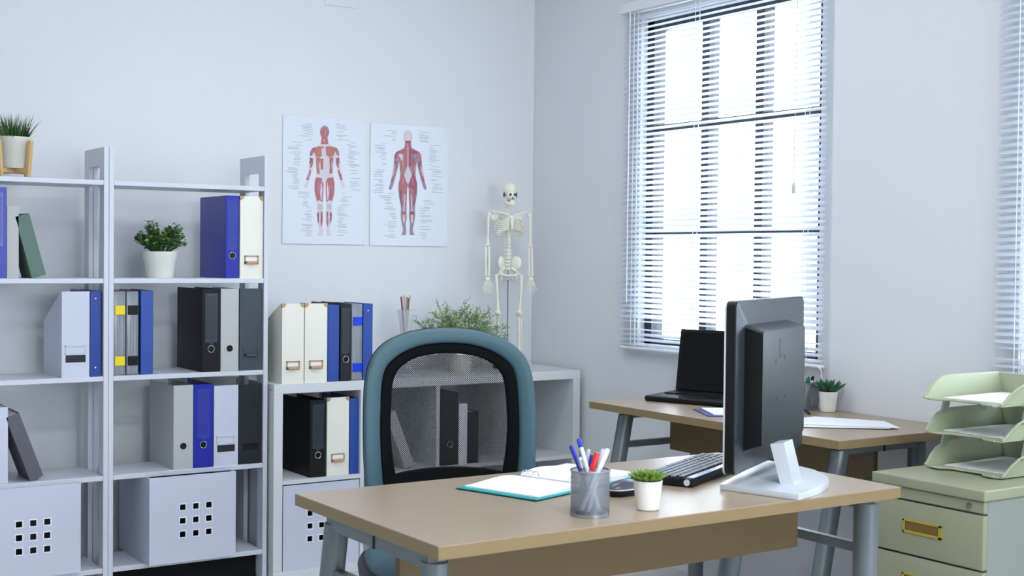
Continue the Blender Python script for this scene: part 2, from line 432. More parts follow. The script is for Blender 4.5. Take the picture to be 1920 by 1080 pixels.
def magfile(x0, x1, z, label, m, h=.316, d=.25, yf=-.392, caps=None, holder=None, slot=None, name='magazine_file'):
    w_ = x1-x0; a = w_/2; th = .003
    t = thing(name, label, 'magazine file', ((x0+x1)/2, yf, z))
    prof = [(0, 0), (d, 0), (d, h*.62), (.018, h), (0, h)]
    g = G(); g.prism(prof, -a, -a+th, 'x'); g.prism(prof, a-th, a, 'x')
    g.box(-a+th, a-th, 0, th, 0, h); g.box(-a+th, a-th, d-th, d, 0, h*.62); g.box(-a+th, a-th, th, d-th, 0, th)
    g.build('file_body', m, t)
    g = G(); g.box(-a+.006, a-.006, .012, d-.01, th, h*.58); g.build('paper_block', M_pages, t)
    if caps:
        for s in (-1, 1):
            r = .017
            poly = [(s*(a+.0006), h+.0006)] + [(s*(a+.0006)-s*r*math.cos(PI/2*i/6), h+.0006-r*math.sin(PI/2*i/6)) for i in range(7)]
            g = G(); g.prism(poly, -.0012, .012, 'y'); g.build('corner_cap', caps, t)
    if holder:
        hw = a*.62; z0, z1 = .055, .088
        g = G()
        g.box(-hw, hw, -.002, 0, z1-.006, z1); g.box(-hw, hw, -.002, 0, z0, z0+.010)
        g.box(-hw, -hw+.006, -.002, 0, z0, z1); g.box(hw-.006, hw, -.002, 0, z0, z1)
        g.prism([(0, z0+.012), (-.011, z0+.008), (-.012, z0+.002), (-.009, z0), (0, z0+.003)], -hw*.75, hw*.75, 'x')
        g.build('label_holder', holder, t)
        g = G(); g.box(-hw+.006, hw-.006, -.0008, 0, z0+.010, z1-.006)
        g.build('label_card', M_paper if holder is M_tan else m, t)
        g = G()
        for sx in (-1, 1):
            for zz in (z0+.004, z1-.004): g.ball((sx*(hw-.003), -.002, zz), .0018, seg=8, rings=4)
        g.build('rivet', M_chrome, t)
    if slot:
        hw = a*.72
        g = G(); g.box(-hw, hw, -.0006, 0, .054, .080); g.build('finger_slot', slot[0], t)
        if slot[1]:
            g = G()
            for p in ((-hw-.002, hw, .111, .115), (-hw-.002, hw, .084, .087), (-hw-.002, -hw+.001, .084, .115), (hw-.003, hw, .084, .115)): g.box(p[0], p[1], -.0022, 0, p[2], p[3])
            g.build('label_holder', m, t)
    return t
def book(x0, x1, z, label, m, h=.25, d=.2, yf=-.385, lean=0, name='book', pages=M_pages):
    w_ = x1-x0; t = thing(name, label, 'book', ((x0+x1)/2, yf, z), rot=(0, lean, 0))
    a = w_/2
    g = G(); g.box(-a, a, 0, .003, 0, h, .001); g.box(-a, -a+.003, .003, d, 0, h); g.box(a-.003, a, .003, d, 0, h)
    g.build('cover', m, t)
    g = G(); g.box(-a+.003, a-.003, .003, d-.005, .004, h-.004); g.build('page_block', pages, t)
    if lean:
        # keep lower corner on the shelf
        t.location = ((x0+x1)/2, yf, z+a*abs(math.sin(lean)))
    return t
def ringbinder(x0, x1, z, label, m, h=.31, d=.26, yf=-.39, rivets=True):
    w_ = x1-x0; a = w_/2; t = thing('ring_binder', label, 'binder', ((x0+x1)/2, yf, z))
    g = G(); g.box(-a, a, 0, .0025, 0, h, .001); g.box(-a, -a+.0025, .0025, d, 0, h); g.box(a-.0025, a, .0025, d, 0, h); g.build('cover', m, t)
    g = G(); g.box(-a+.003, a-.003, .02, d-.01, .003, h-.015); g.build('paper_block', M_pages, t)
    if rivets:
        for zz in (.032, h-.028):
            g = G(); g.ball((0, -.0005, zz), .0038, .0018, .0038, 10, 6); g.build('rivet', M_chrome, t, smooth=60)
    return t
def clearcase(x0, x1, z, label, latch, h=.308, d=.23, yf=-.388):
    w_ = x1-x0; a = w_/2; t = thing('document_case', label, 'document case', ((x0+x1)/2, yf, z))
    for z0, z1 in ((.004, .045), (.062, .222), (.242, h)):
        pass
    g = G(); g.box(-a, a, 0, d, 0, h, .006, seg=2); g.build('case_shell', M_clear, t, smooth=40)
    g = G()
    for k in range(3):
        xx = -a*.55+k*a*.5; g.box(xx, xx+a*.14, .008, d-.01, .01, h-.012-.01*k)
    g.build('paper_sheets', M_paper, t)
    g = G(); g.box(-a*.06, a*.06, -.001, .001, .01, h-.01); g.box(-a, a, -.0008, .0005, .006, .009); g.build('case_seam', M_clear, t)
    for zz in (.052, .238):
        g = G(); g.box(-a*.78, a*.86, -.004, .003, zz-.016, zz+.018, .0015); g.build('latch', latch, t)
    return t

# shelf z = 1.18
lever(-2.555, -2.481, 1.18, 'royal blue lever arch binder at the picture\'s left edge, second shelf, cut by the frame', M_blue, pocket=M_pocketb, ring=False)
book(-2.479, -2.439, 1.18, 'upright light grey book between the blue binder and the leaning green book', M_grey, .252)
book(-2.395, -2.345, 1.18, 'grey green book leaning left on the left unit\'s second shelf', M_green, .224, lean=R(-15), d=.15)
lever(-1.682, -1.629, 1.18, 'glossy royal blue lever arch binder to the right of the leafy plant, second shelf', M_blue, ringm=M_chrome, pocket=M_pocketb)
magfile(-1.6245, -1.5315, 1.18, 'cream magazine file with tan label holder on the second shelf, beside the royal blue binder', M_cream, caps=M_tan, holder=M_tan)
# shelf z = .825
magfile(-2.293, -2.195, .825, 'white magazine file with black slot on the left shelving unit, third shelf', M_boxw, slot=(M_blk2, True), h=.308)
ringbinder(-2.192, -2.154, .825, 'deep blue ring binder with two silver rivets squeezed against the left unit\'s right frame', M_blue3)
clearcase(-2.108, -2.063, .825, 'clear document case with two yellow latches', M_yel)
clearcase(-2.060, -2.015, .825, 'clear document case with two black latches', M_dark)
ringbinder(-2.007, -1.961, .825, 'plain mid blue binder standing right beside the clear document cases on the middle unit', M_blue2, rivets=False)
lever(-1.774, -1.702, .825, 'black lever arch binder with clear label pocket on the middle unit, third shelf', M_blk, ringm=M_chrome, pocket=M_pocket)
lever(-1.700, -1.628, .825, 'light grey box file on the third shelf, right of the black lever arch binder', M_grey, name='box_file')
magfile(-1.6245, -1.5315, .825, 'slate grey magazine file with grey label holder, right end of the third shelf', M_slate, holder=M_slate)
# shelf z = .463
book(-2.555, -2.474, .463, 'white box-like volume at the picture\'s left edge, fourth shelf, cut by the frame', M_boxw, .268)
book(-2.400, -2.352, .463, 'dark grey book leaning left on the left unit\'s fourth shelf', M_dgrey, .245, lean=R(-20), d=.17)
lever(-1.883, -1.807, .463, 'grey box file with plain black finger hole, leftmost on the middle unit\'s fourth shelf', M_grey, name='box_file')
lever(-1.805, -1.729, .463, 'royal blue lever arch binder between a grey box file and a white magazine file', M_blue, ringm=M_chrome, pocket=M_pocketb)
magfile(-1.725, -1.628, .463, 'white magazine file with black slot between the royal blue and the black one', M_boxw, slot=(M_blk2, True), h=.308)
magfile(-1.6245, -1.5315, .463, 'charcoal magazine file with black slot at the right end of the fourth shelf', M_blk2, slot=(M_dark, False), h=.308)
# on top of the cube cabinet
yk = -.432
magfile(-1.466, -1.374, .77, 'cream magazine file on top of the cube cabinet, the one touching the shelving unit side', M_cream, caps=M_tan, holder=M_tan, yf=yk, h=.312)
magfile(-1.370, -1.274, .77, 'cream magazine file on top of the cube cabinet, beside the plain blue folder', M_cream, caps=M_tan, holder=M_tan, yf=yk, h=.312)
ringbinder(-1.270, -1.222, .77, 'plain blue folder on top of the cube cabinet next to the cream files', M_blue2, .305, yf=yk, rivets=False)
lever(-1.215, -1.169, .77, 'narrow charcoal lever arch binder on top of the cube cabinet', M_blk2, .31, yf=yk, ringm=M_chrome, pocket=M_pocket)
clearcase(-1.166, -1.118, .77, 'clear document case with two bright blue latches', M_latchb, yf=yk)
ringbinder(-1.115, -1.072, .77, 'mid blue ring binder with silver rivets on the cabinet, just left of the office chair', M_blue2, .308, yf=yk)
# in the cabinet cells
yc = -.425
lever(-1.342, -1.273, .3935, 'black lever arch binder with silver ring inside the upper left cabinet cell', M_blk, .306, yf=yc, ringm=M_chrome, pocket=M_pocket)
magfile(-1.268, -1.172, .3935, 'cream magazine file with tan label holder inside the upper left cabinet cell', M_cream, caps=M_tan, holder=M_tan, yf=yc, h=.312)
ringbinder(-1.168, -1.126, .3935, 'plain blue folder at the right inside the upper left cabinet cell', M_blue2, .305, yf=yc, rivets=False)
book(-.915, -.868, .3935, 'light grey book leaning left inside the cabinet, seen through the chair netting', M_grey, .245, yf=yc, lean=R(-22), d=.17)
lever(-.739, -.660, .3935, 'black lever arch binder seen through the chair netting, inside the third cabinet cell', M_blk, .306, yf=yc, ringm=M_chrome)
book(-.655, -.614, .3935, 'upright white book seen through the chair netting', M_paper, .255, yf=yc)
book(-.608, -.558, .3935, 'upright black book seen through the chair netting, right of the white one', M_blk, .22, yf=yc)

# ------------------------------------------------------------------ posters
def poster(x0, x1, z0, z1, corners, polys, lines, label):
    cx = (x0+x1)/2
    t = thing('anatomy_poster', label, 'poster', (cx, 0, z0))
    W = x1-x0; H = z1-z0
    g = G(); g.box(-W/2, W/2, -.006, -.001, 0, H, .0008); g.build('backing_sheet', M_acr, t)
    (ax, ay), (bx, by), (cx_, cy_), (dx, dy) = corners   # TL TR BL BR
    def uv(p):
        u = v = .5
        for _ in range(12):
            X = (1-u)*(1-v)*ax+u*(1-v)*bx+(1-u)*v*cx_+u*v*dx; Y = (1-u)*(1-v)*ay+u*(1-v)*by+(1-u)*v*cy_+u*v*dy
            u += (p[0]-X)/(bx-ax); v += (p[1]-Y)/(cy_-ay)
        return ((u-.5)*W, (1-v)*H)
    g = G()
    for k, (poly, mi) in enumerate(polys):
        y = -.0062-.00002*k
        g.f([g.v((q[0], y, q[1])) for q in map(uv, poly)], mi)
    g.build('printed_figure', PMATS, t, recalc=False)
    g = G()
    for (xa, ya, L) in lines:
        p = uv((xa, ya)); q = uv((xa+L, ya))
        g.quad((p[0], -.0062, p[1]), (q[0], -.0062, p[1]), (q[0], -.0062, p[1]-.0022), (p[0], -.0062, p[1]-.0022))
    o = g.build('printed_captions', mat('caption ink', (166, 172, 192), .6), t, recalc=False); o['kind'] = 'stuff'
    g = G()
    for sx in (-1, 1):
        for zz in (.012, H-.012): g.ball((sx*(W/2-.012), -.0065, zz), .003, .0015, .003, 8, 4)
    g.build('fixing_pin', M_acredge, t)
PMATS = [mat('print pale', (214, 204, 212), .5), mat('print red', (182, 106, 112), .5), mat('print deep red', (158, 88, 100), .5),
         mat('print orange', (188, 118, 106), .5), mat('print mauve', (160, 136, 156), .5), mat('print bone', (190, 190, 194), .5)]
def mir(poly, c, s): return [(c+s*x, y) for x, y in poly]
def circ(cx, cy, rx, ry, n=14): return [(cx+rx*math.cos(2*PI*i/n), cy+ry*math.sin(2*PI*i/n)) for i in range(n)]
SIL = [(0, 285), (24, 287), (34, 302), (62, 315), (88, 328), (100, 350), (104, 385), (104, 420), (112, 470), (122, 520), (132, 562), (142, 590), (138, 606), (122, 606), (112, 580), (98, 530), (84, 478), (74, 440), (66, 400), (62, 440), (58, 490), (60, 525), (70, 560), (72, 610), (66, 660), (54, 712), (52, 752), (54, 790), (50, 835), (42, 872), (36, 905), (44, 928), (52, 940), (14, 942), (12, 910), (16, 860), (8, 810), (10, 765), (10, 715), (7, 655), (5, 600), (0, 585)]
def muscles(c, back=False):
    P = []
    for s in (-1, 1): P.append((mir(SIL, c, s), 4 if back else 0))
    P.append((circ(c, 214, 33, 45), 5 if back else 4))
    P.append(([(c-20, 245), (c+20, 245), (c+26, 300), (c-26, 300)], 1))
    if not back:
        P.append((circ(c, 222, 26, 36), 1)); P.append((circ(c-2, 196, 20, 12), 3)); P.append(([(c-5, 215), (c+5, 215), (c+4, 245), (c-4, 245)], 4))
    for s in (-1, 1):
        d = [(66, 318), (88, 330), (100, 352), (100, 384), (84, 372), (72, 345)]
        P.append((mir(d, c, s), 2 if s < 0 else 1))
        P.append((mir([(100, 392), (106, 436), (96, 470), (82, 440), (80, 400)], c, s), 2))
        P.append((mir([(108, 476), (120, 520), (126, 548), (112, 552), (96, 505), (94, 480)], c, s), 1))
        P.append((mir([(100, 430), (116, 505), (110, 508), (96, 440)], c, s), 0))
        if not back:
            P.append((mir([(6, 316), (40, 314), (66, 322), (74, 350), (62, 382), (36, 392), (8, 376)], c, s), 3))
            P.append((mir([(30, 396), (60, 388), (58, 440), (54, 500), (34, 510), (36, 450)], c, s), 1 if s > 0 else 3))
            P.append((mir([(22, 330), (4, 330), (2, 372), (20, 380)], c, -1), 0)) if s > 0 else None
            P.append((mir([(12, 540), (34, 534), (60, 530), (70, 572), (68, 640), (52, 700), (36, 690), (14, 704), (8, 640), (8, 580)], c, s), 1))
            P.append((mir([(20, 560), (30, 640), (26, 690), (20, 690), (14, 620)], c, s), 0))
            P.append((mir([(44, 545), (50, 600), (46, 640), (42, 600)], c, s), 4))
            P.append((mir([(14, 772), (26, 768), (28, 850), (22, 880), (14, 840)], c, s), 1)); P.append((mir([(38, 768), (52, 786), (46, 840), (38, 860)], c, s), 2))
            P.append((mir([(16, 716), (48, 716), (46, 756), (18, 756)], c, s), 5))
        else:
            P.append((mir([(2, 300), (30, 305), (68, 325), (72, 360), (50, 400), (20, 430), (4, 470)], c, s), 1 if s < 0 else 2))
            P.append((mir([(38, 350), (60, 338), (70, 350), (48, 396)], c, s), 0 if s < 0 else 4))
            P.append((mir([(60, 400), (58, 470), (48, 500), (26, 440), (36, 405)], c, s), 3 if s < 0 else 1))
            P.append((mir([(4, 540), (30, 480), (56, 510), (70, 560), (66, 600), (40, 606), (8, 590)], c, s), 1 if s < 0 else 2))
            P.append((mir([(10, 600), (34, 604), (30, 700), (24, 770), (12, 700)], c, s), 1)); P.append((mir([(42, 608), (66, 600), (58, 680), (50, 740), (38, 700)], c, s), 2))
            P.append((mir([(20, 640), (26, 640), (34, 760), (26, 770)], c, s), 0))
            P.append((mir([(14, 770), (50, 770), (46, 820), (20, 830)], c, s), 2 if s > 0 else 1)); P.append((mir([(20, 790), (42, 790), (34, 850), (26, 850)], c, s), 0))
    if back:
        P.append(([(c, 420), (c+30, 500), (c+6, 560), (c-6, 560), (c-30, 500)], 0)); P.append(([(c-3, 290), (c+3, 290), (c+3, 470), (c-3, 470)], 0))
        P.append((circ(c, 210, 29, 38), 0)); P.append(([(c-24, 246), (c+24, 246), (c+20, 262), (c-20, 262)], 2))
    else:
        P.append(([(c-4, 300), (c+4, 300), (c+12, 400), (c+34, 400), (c+28, 520), (c, 580), (c-20, 560), (c-6, 400)], 0))
        P.append(([(c-32, 400), (c-8, 400), (c-8, 470), (c-26, 480)], 3))
    P = [p for p in P if p]; rs = random.Random(c); ex_ = []
    for poly, mi in P:
        if mi in (1, 2, 3) and len(poly) >= 4:
            mx = sum(p[0] for p in poly)/len(poly); y0 = min(p[1] for p in poly); y1 = max(p[1] for p in poly)
            if y1-y0 < 40: continue
            for k in range(3):
                x = mx+rs.uniform(-7, 7); a = y0+(y1-y0)*rs.uniform(.22, .4); b = y1-(y1-y0)*rs.uniform(.22, .4); d = rs.uniform(-5, 5)
                ex_.append(([(x-.4, a), (x+1.6, a), (x+d+1.2, b), (x+d-.6, b)], rs.choice((0, 4, 2, 5))))
    return P+ex_
random.seed(3)
def captions(c, x0, x1, y0, y1, hw):
    out = []
    y = y0
    while y < y1:
        for s in (-1, 1):
            if random.random() < .86:
                off = hw(y)+random.uniform(6, 26); L = random.uniform(26, 84)
                if s < 0: a = max(x0, c-off-L); out.append((a, y+random.uniform(-2, 2), max(8, c-off-a)))
                else: a = c+off; out.append((a, y+random.uniform(-2, 2), min(L, max(8, x1-a))))
        y += 11.3
    return out
hwf = lambda y: 70 if y < 270 else (150 if y < 460 else (165 if y < 620 else (100 if y < 720 else 75)))
poster(-1.281, -.889, 1.319, 1.862, [(115, 90), (690, 140), (105, 995), (690, 1005)], muscles(396), captions(396, 130, 650, 155, 940, hwf), 'anatomy poster with the red muscles of a man seen from the front')
poster(-.868, -.471, 1.317, 1.856, [(725, 150), (1275, 190), (725, 1008), (1262, 1015)], [([(x*.93+(983-396)*1+396*.07, 250+(y-214)*.945-2) for x, y in p], m) for p, m in muscles(396, True)], captions(983, 745, 1235, 205, 960, lambda y: hwf(y-20)*.93), 'anatomy poster with the red muscles of a man seen from behind')

def interp(tab, y):
    for (a, va), (b, vb) in zip(tab, tab[1:]):
        if a <= y <= b: return va+(vb-va)*(y-a)/(b-a)
    return tab[-1][1]
# ------------------------------------------------------------------ model skeleton
def skeleton(loc, rz, H=.80):
    t = thing('model_skeleton', 'small ivory anatomical skeleton on a metal rod standing on the cabinet in the corner', 'skeleton model', loc, rz)
    # local: faces -Y ; z from base
    def ob(name, g, m=M_bone): return g.build(name, m, t, smooth=60)
    g = G(); g.lathe([(0, 0), (.075, 0), (.075, .01), (.068, .014), (.01, .016), (0, .016)], 32); ob('stand_base', g, M_dark)
    g = G(); g.tube([(0, .012, .014), (0, .012, .44)], .0028, 8); ob('stand_rod', g, M_leg)
    sk = G()
    sk.ball((0, .006, .79), .036, .042, .034, 20, 14)
    sk.ball((0, -.018, .765), .023, .020, .022, 14, 10)
    for s in (-1, 1): sk.tube([(s*.022, -.018, .756), (s*.03, -.004, .762), (s*.031, .01, .764)], .003, 6)
    s_o = ob('skull', sk)
    for s in (-1, 1):
        g = G(); g.ball((s*.0105, -.036, .768), .0072, .004, .006, 10, 6); e = g.build('eye_socket', M_boned, s_o)
        g = G(); g.ball((s*.032, -.006, .768), .003, .008, .012, 8, 6); g.build('temple_hollow', M_boned, s_o)
    g = G(); g.prism([(-.004, .749), (.004, .749), (0, .759)], -.040, -.034, 'y'); g.build('nose_cavity', M_boned, s_o)
    g = G(); g.tube([(-.024, .002, .754), (-.021, -.008, .735), (-.012, -.03, .725), (0, -.036, .723), (.012, -.03, .725), (.021, -.008, .735), (.024, .002, .754)], [.004, .005, .006, .007, .006, .005, .004], 8)
    g.box(-.012, .012, -.038, -.03, .728, .744, .002); ob('jaw', g)
    # spine
    zs = [.745-.0165*i for i in range(22)]
    for i, z in enumerate(zs):
        yy = .016+.014*math.sin((.745-z)/.345*2*PI)*.6
        r = .0085+.0045*i/22
        g = G(); g.lathe([(0, -.0065), (r, -.0065), (r*.85, 0), (r, .0065), (0, .0065)], 12, (0, yy, z))
        g.box(-r*1.7, r*1.7, yy+.004, yy+.008, z-.002, z+.002); g.box(-.0018, .0018, yy+.006, yy+.02, z-.006, z)
        ob('vertebra', g)
    # ribs
    for i in range(10):
        z = .672-.0105*i
        wr = (.040, .056, .065, .071, .075, .077, .077, .075, .071, .064)[i]
        for s in (-1, 1):
            pts = []
            for k in range(11):
                a = PI/2-(PI*.93)*k/10
                xx = wr*math.cos(a); yy = .008-.042*(1 if i > 0 else .8)*(-math.sin(a))*-1
                yy = .004+.040*math.sin(a)
                drop = .024*(k/10)
                rise = .0
                if k > 8: drop -= .010*(k-8)
                pts.append((s*max(.006, xx), yy if k else .02, z-drop))
            if i > 6: pts = pts[:9-(i-7)]
            g = G(); g.tube(pts, [.0022]+[.0030]*(len(pts)-1), 6, sc=(.9, 1.1)); ob('rib', g)
    g = G(); g.prism([(-.012, .672), (.012, .672), (.010, .655), (.006, .62), (.004, .602), (-.004, .602), (-.006, .62), (-.007, .655)], -.036, -.030, 'y', bev=.001); ob('sternum', g)
    for s in (-1, 1):
        g = G(); g.tube([(s*.008, -.033, .672), (s*.04, -.036, .680), (s*.072, -.018, .688), (s*.096, 0, .690)], .0038, 8); ob('clavicle', g)
        g = G(); g.prism([(s*.04, .680), (s*.088, .688), (s*.078, .655), (s*.052, .630)], .036, .040, 'y'); g.tube([(s*.04, .04, .675), (s*.085, .028, .69), (s*.1, .006, .694)], .004, 6); ob('scapula', g)
        X = s*.106
        g = G(); g.ball((s*.102, .004, .678), .010); g.tube([(X, .004, .682), (X+s*.002, .004, .64), (X+s*.003, .004, .56), (X+s*.004, .004, .505)], [.008, .0058, .0055, .0085], 10); g.ball((X+s*.004, .004, .502), .013, .008, .008); ob('humerus', g)
        for q, (dx, r) in enumerate(((-.007, .0042), (.007, .0048))):
            g = G(); g.tube([(X+s*.005+dx, .004, .494), (X+s*.006+dx*1.3, 0, .44), (X+s*.006+dx, -.004, .36)], [r*1.5, r, r*1.4], 8); ob('forearm_bone', g)
        h = G(); h.ball((X+s*.006, -.006, .348), .014, .007, .009); ho = ob('hand', h)
        for k in range(5):
            fx = -.012+.006*k; L = (.032, .05, .055, .05, .04)[k] if s > 0 else (.04, .05, .055, .05, .032)[k]
            sp = (k-2)*.0035
            g = G(); g.tube([(X+s*.006+fx, -.007, .342), (X+s*.006+fx+sp, -.010, .318), (X+s*.006+fx+sp*1.8, -.014, .342-L*.75), (X+s*.006+fx+sp*1.9, -.012, .342-L)], [.0028, .0022, .0022, .0016], 6); g.build('finger', M_bone, ho, smooth=60)
        # pelvis wing
        g = G()
        old = g.M; g.M = Matrix.Translation((s*.038, .004, .424)) @ Matrix.Rotation(s*R(-38), 4, 'Z') @ Matrix.Rotation(s*R(14), 4, 'Y'); g.ball((0, 0, 0), .027, .007, .031, 14, 10); g.M = old
        g.tube([(s*.018, .02, .40), (s*.04, .01, .385), (s*.046, -.004, .375), (s*.022, -.018, .362), (0, -.02, .364)], [.010, .009, .008, .0055, .006], 8)
        g.tube([(s*.046, 0, .375), (s*.034, .006, .342), (s*.014, -.008, .346), (0, -.019, .36)], [.008, .006, .0045, .0045], 8)
        ob('pelvis_half', g)
        Xf = s*.052
        g = G(); g.ball((s*.045, -.002, .374), .0095); g.tube([(s*.045, -.002, .374), (s*.064, 0, .362)], .006, 8)
        g.tube([(s*.066, 0, .368), (s*.064, -.002, .33), (s*.060, -.005, .27), (s*.056, -.002, .215)], [.009, .007, .0062, .0095], 10); g.ball((s*.055, -.002, .208), .0165, .013, .011); ob('femur', g)
        g = G(); g.ball((s*.055, -.017, .206), .007, .004, .008, 8, 6); ob('kneecap', g)
        g = G(); g.tube([(s*.055, 0, .197), (s*.055, .002, .185), (s*.056, .002, .12), (s*.056, .002, .045)], [.013, .008, .0055, .0085], 10); ob('tibia', g)
        g = G(); g.tube([(s*.068, .004, .19), (s*.069, .006, .12), (s*.066, .005, .045)], [.0045, .003, .0045], 8); ob('fibula', g)
        g = G(); g.ball((s*.057, .012, .032), .010, .014, .010); g.tube([(s*.057, 0, .034), (s*.060, -.02, .028), (s*.064, -.05, .020)], [.010, .010, .008], 8)
        for k in range(5): g.tube([(s*(.054+.005*k), -.035, .024), (s*(.052+.008*k), -.058, .019), (s*(.052+.009*k), -.078, .018)], [.003, .0025, .002], 6)
        ob('foot', g)
    g = G(); g.prism([(-.016, .42), (.016, .42), (.010, .385), (.004, .36), (-.004, .36), (-.010, .385)], .014, .024, 'y', bev=.002); ob('sacrum', g)
    # proportions taken from the model: pelvis and elbows sit high, short trunk
    ZM = [(0, 0), (.045, .045), (.208, .249), (.29, .335), (.355, .405), (.457, .502), (.502, .55), (.56, .585), (.672, .680), (.69, .698), (.71, .715), (.9, .905)]
    def remap(o):
        for v in o.data.vertices: v.co.z = interp(ZM, v.co.z)
    for o in COL.objects:
        if o.type == 'MESH' and (o.parent == t or (o.parent and o.parent.parent == t)): remap(o)
    return t
skeleton((-.262, -.20, .77), R(-13)).scale = (.93, 1.03, 1.013)

# ------------------------------------------------------------------ plants
def leafquad(g, p, d, L, Wd, mi, cup=.25):
    d = Vector(d).normalized(); sidev = d.cross(Vector((0, 0, 1)))
    if sidev.length < .1: sidev = Vector((1, 0, 0))
    sidev.normalize(); nrm = sidev.cross(d)
    p = Vector(p); A = g.v(p); B = g.v(p+d*L*.5+sidev*Wd/2+nrm*L*cup*.3); C = g.v(p+d*L); D_ = g.v(p+d*L*.5-sidev*Wd/2+nrm*L*cup*.3)
    E1 = g.v(p+d*L*.85+sidev*Wd*.32+nrm*L*cup*.1); E2 = g.v(p+d*L*.85-sidev*Wd*.32+nrm*L*cup*.1)
    M0 = g.v(p+d*L*.5)
    g.f([A, B, M0], mi); g.f([A, M0, D_], mi); g.f([B, E1, C, M0], mi); g.f([D_, M0, C, E2], mi)

# leafy plant on the shelf
random.seed(11)
t = thing('potted_plant', 'bushy green round-leaved plant in a tapered cream pot on the middle shelving unit', 'plant', (-1.899, -.28, 1.18))
g = G(); g.lathe([(0, 0), (.049, 0), (.0515, .01), (.0585, .066), (.0635, .074), (.0655, .1), (.062, .1), (.058, .092), (0, .09)], 40); g.build('plant_pot', M_pot, t, smooth=35)
g = G(); g.lathe([(0, .088), (.057, .088), (0, .094)], 20); g.build('soil', M_soil, t)
st = G(); lf = G()
for k in range(120):
    a = random.uniform(0, 2*PI); e = random.uniform(.02, 1) ** .8
    rr = .098*math.sqrt(random.uniform(.05, 1)); top = Vector((rr*math.cos(a), rr*math.sin(a)*.8, .104+.125*math.sqrt(max(0, 1-(rr/.104)**2))*random.uniform(.25, 1.0)+.006))
    base = Vector((top.x*.25, top.y*.25, .09)); mid = (base+top)/2+Vector((top.x*.12, top.y*.12, .018))
    st.tube([base, mid, top], [.0014, .0012, .0007], 4)
    for q in range(8):
        u = .35+.65*q/7; p = base*(1-u)**2+mid*2*u*(1-u)+top*u*u
        d = Vector((random.uniform(-1, 1), random.uniform(-1, 1), random.uniform(-.2, .8)))
        L = random.uniform(.013, .020)
        leafquad(lf, p, d, L, L*.95, 0 if random.random() < .62 else 1)
st.build('stems', M_leafd, t, kind='stuff'); lf.build('foliage', [M_leaf, M_leafd], t, kind='stuff', recalc=False)

# grass in bamboo stand (top left)
random.seed(5)
GX, GY = -2.43, -.27
t = thing('plant_stand', 'small bamboo plant stand holding the grass pot on top of the left shelving unit', 'plant stand', (GX, GY, 1.535), R(35))
for k in range(4):
    a = PI/2*k; cx_, cy_ = .068*math.cos(a), .068*math.sin(a)
    g = G(); g.M = Matrix.Rotation(a, 4, 'Z'); g.prism([(.058, 0), (.070, 0), (.082, .132), (.068, .132)], -.008, .008, 'y', bev=.001) ; g.build('stand_leg', M_bamb, t)
for k in range(2):
    g = G(); g.M = Matrix.Rotation(PI/2*k, 4, 'Z'); g.box(-.063, .063, -.008, .008, .018+.0001*k, .034-.0001*k, .001); g.build('cross_bar', M_bamb, t)
t = thing('potted_grass', 'spiky green artificial grass in a cream pot on top of the left shelving unit', 'plant', (GX, GY, 1.5695))
g = G(); g.lathe([(0, 0), (.047, 0), (.050, .006), (.054, .075), (.0565, .08), (.058, .112), (.055, .112), (.052, .10), (0, .10)], 40); g.build('plant_pot', mat('cream glazed pot', (206, 204, 192), .22), t, smooth=35)
g = G(); g.lathe([(0, .098), (.052, .098), (0, .104)], 16); g.build('soil', M_soil, t)
gr = G()
for k in range(260):
    a = random.uniform(0, 2*PI); r0 = .045*math.sqrt(random.random()); lean = random.uniform(.05, .62)*(r0/.045*.7+.3)
    H = random.uniform(.06, .105); b = Vector((r0*math.cos(a), r0*math.sin(a), .1)); d = Vector((math.cos(a)*math.sin(lean), math.sin(a)*math.sin(lean), math.cos(lean)))
    sd = Vector((-math.sin(a+.7), math.cos(a+.7), 0)); wd = random.uniform(.0016, .0026)
    if k % 45 == 7: H = .10; d = Vector((math.cos(a)*.95, math.sin(a)*.95, .3)).normalized()
    pr = None; mi = 0 if random.random() < .5 else 1
    for q in range(5):
        u = q/4; p = b+d*H*u+Vector((math.cos(a), math.sin(a), -.5))*(.02*u*u*lean); ww = wd*(1-u*.92)
        cur = (gr.v(p+sd*ww), gr.v(p-sd*ww))
        if pr: gr.f([pr[0], pr[1], cur[1], cur[0]], mi)
        pr = cur
gr.build('grass_blades', [M_grass, M_grassd], t, kind='stuff', recalc=False)

# wispy plant on the cabinet
random.seed(21)
t = thing('feathery_plant', 'wispy light green plant on the cube cabinet, rising behind the office chair', 'plant', (-.535, -.235, .77))
g = G(); g.lathe([(0, 0), (.045, 0), (.05, .01), (.052, .08), (.05, .095), (.046, .095), (.046, .012), (0, .01)], 28); g.build('plant_pot', M_pot, t, smooth=35)
st = G(); lf = G()
def wisp(p, d, L, depth):
    q = p+d*L*.5+Vector((0, 0, .01*L)); e = p+d*L+Vector((0, 0, -.12*L))
    st.tube([p, q, e], [.0009, .0006, .0003], 4)
    n = 5 if depth == 0 else 6
    if depth < 2:
        for k in range(n):
            u = random.uniform(.25, 1); b = p.lerp(e, u)
            wisp(b, (d+Vector((random.uniform(-1, 1), random.uniform(-1, 1), random.uniform(-.5, .8)))*.8).normalized(), L*random.uniform(.3, .48), depth+1)
    for k in range(6 if depth else 2):
        b = p.lerp(e, random.uniform(.3, 1)); b += Vector((random.uniform(-1, 1), random.uniform(-1, 1), random.uniform(-1, 1)))*.004; leafquad(lf, b, (random.uniform(-1, 1), random.uniform(-1, 1), random.uniform(-.4, 1)), random.uniform(.005, .009), .0075, 0 if random.random() < .6 else 1)
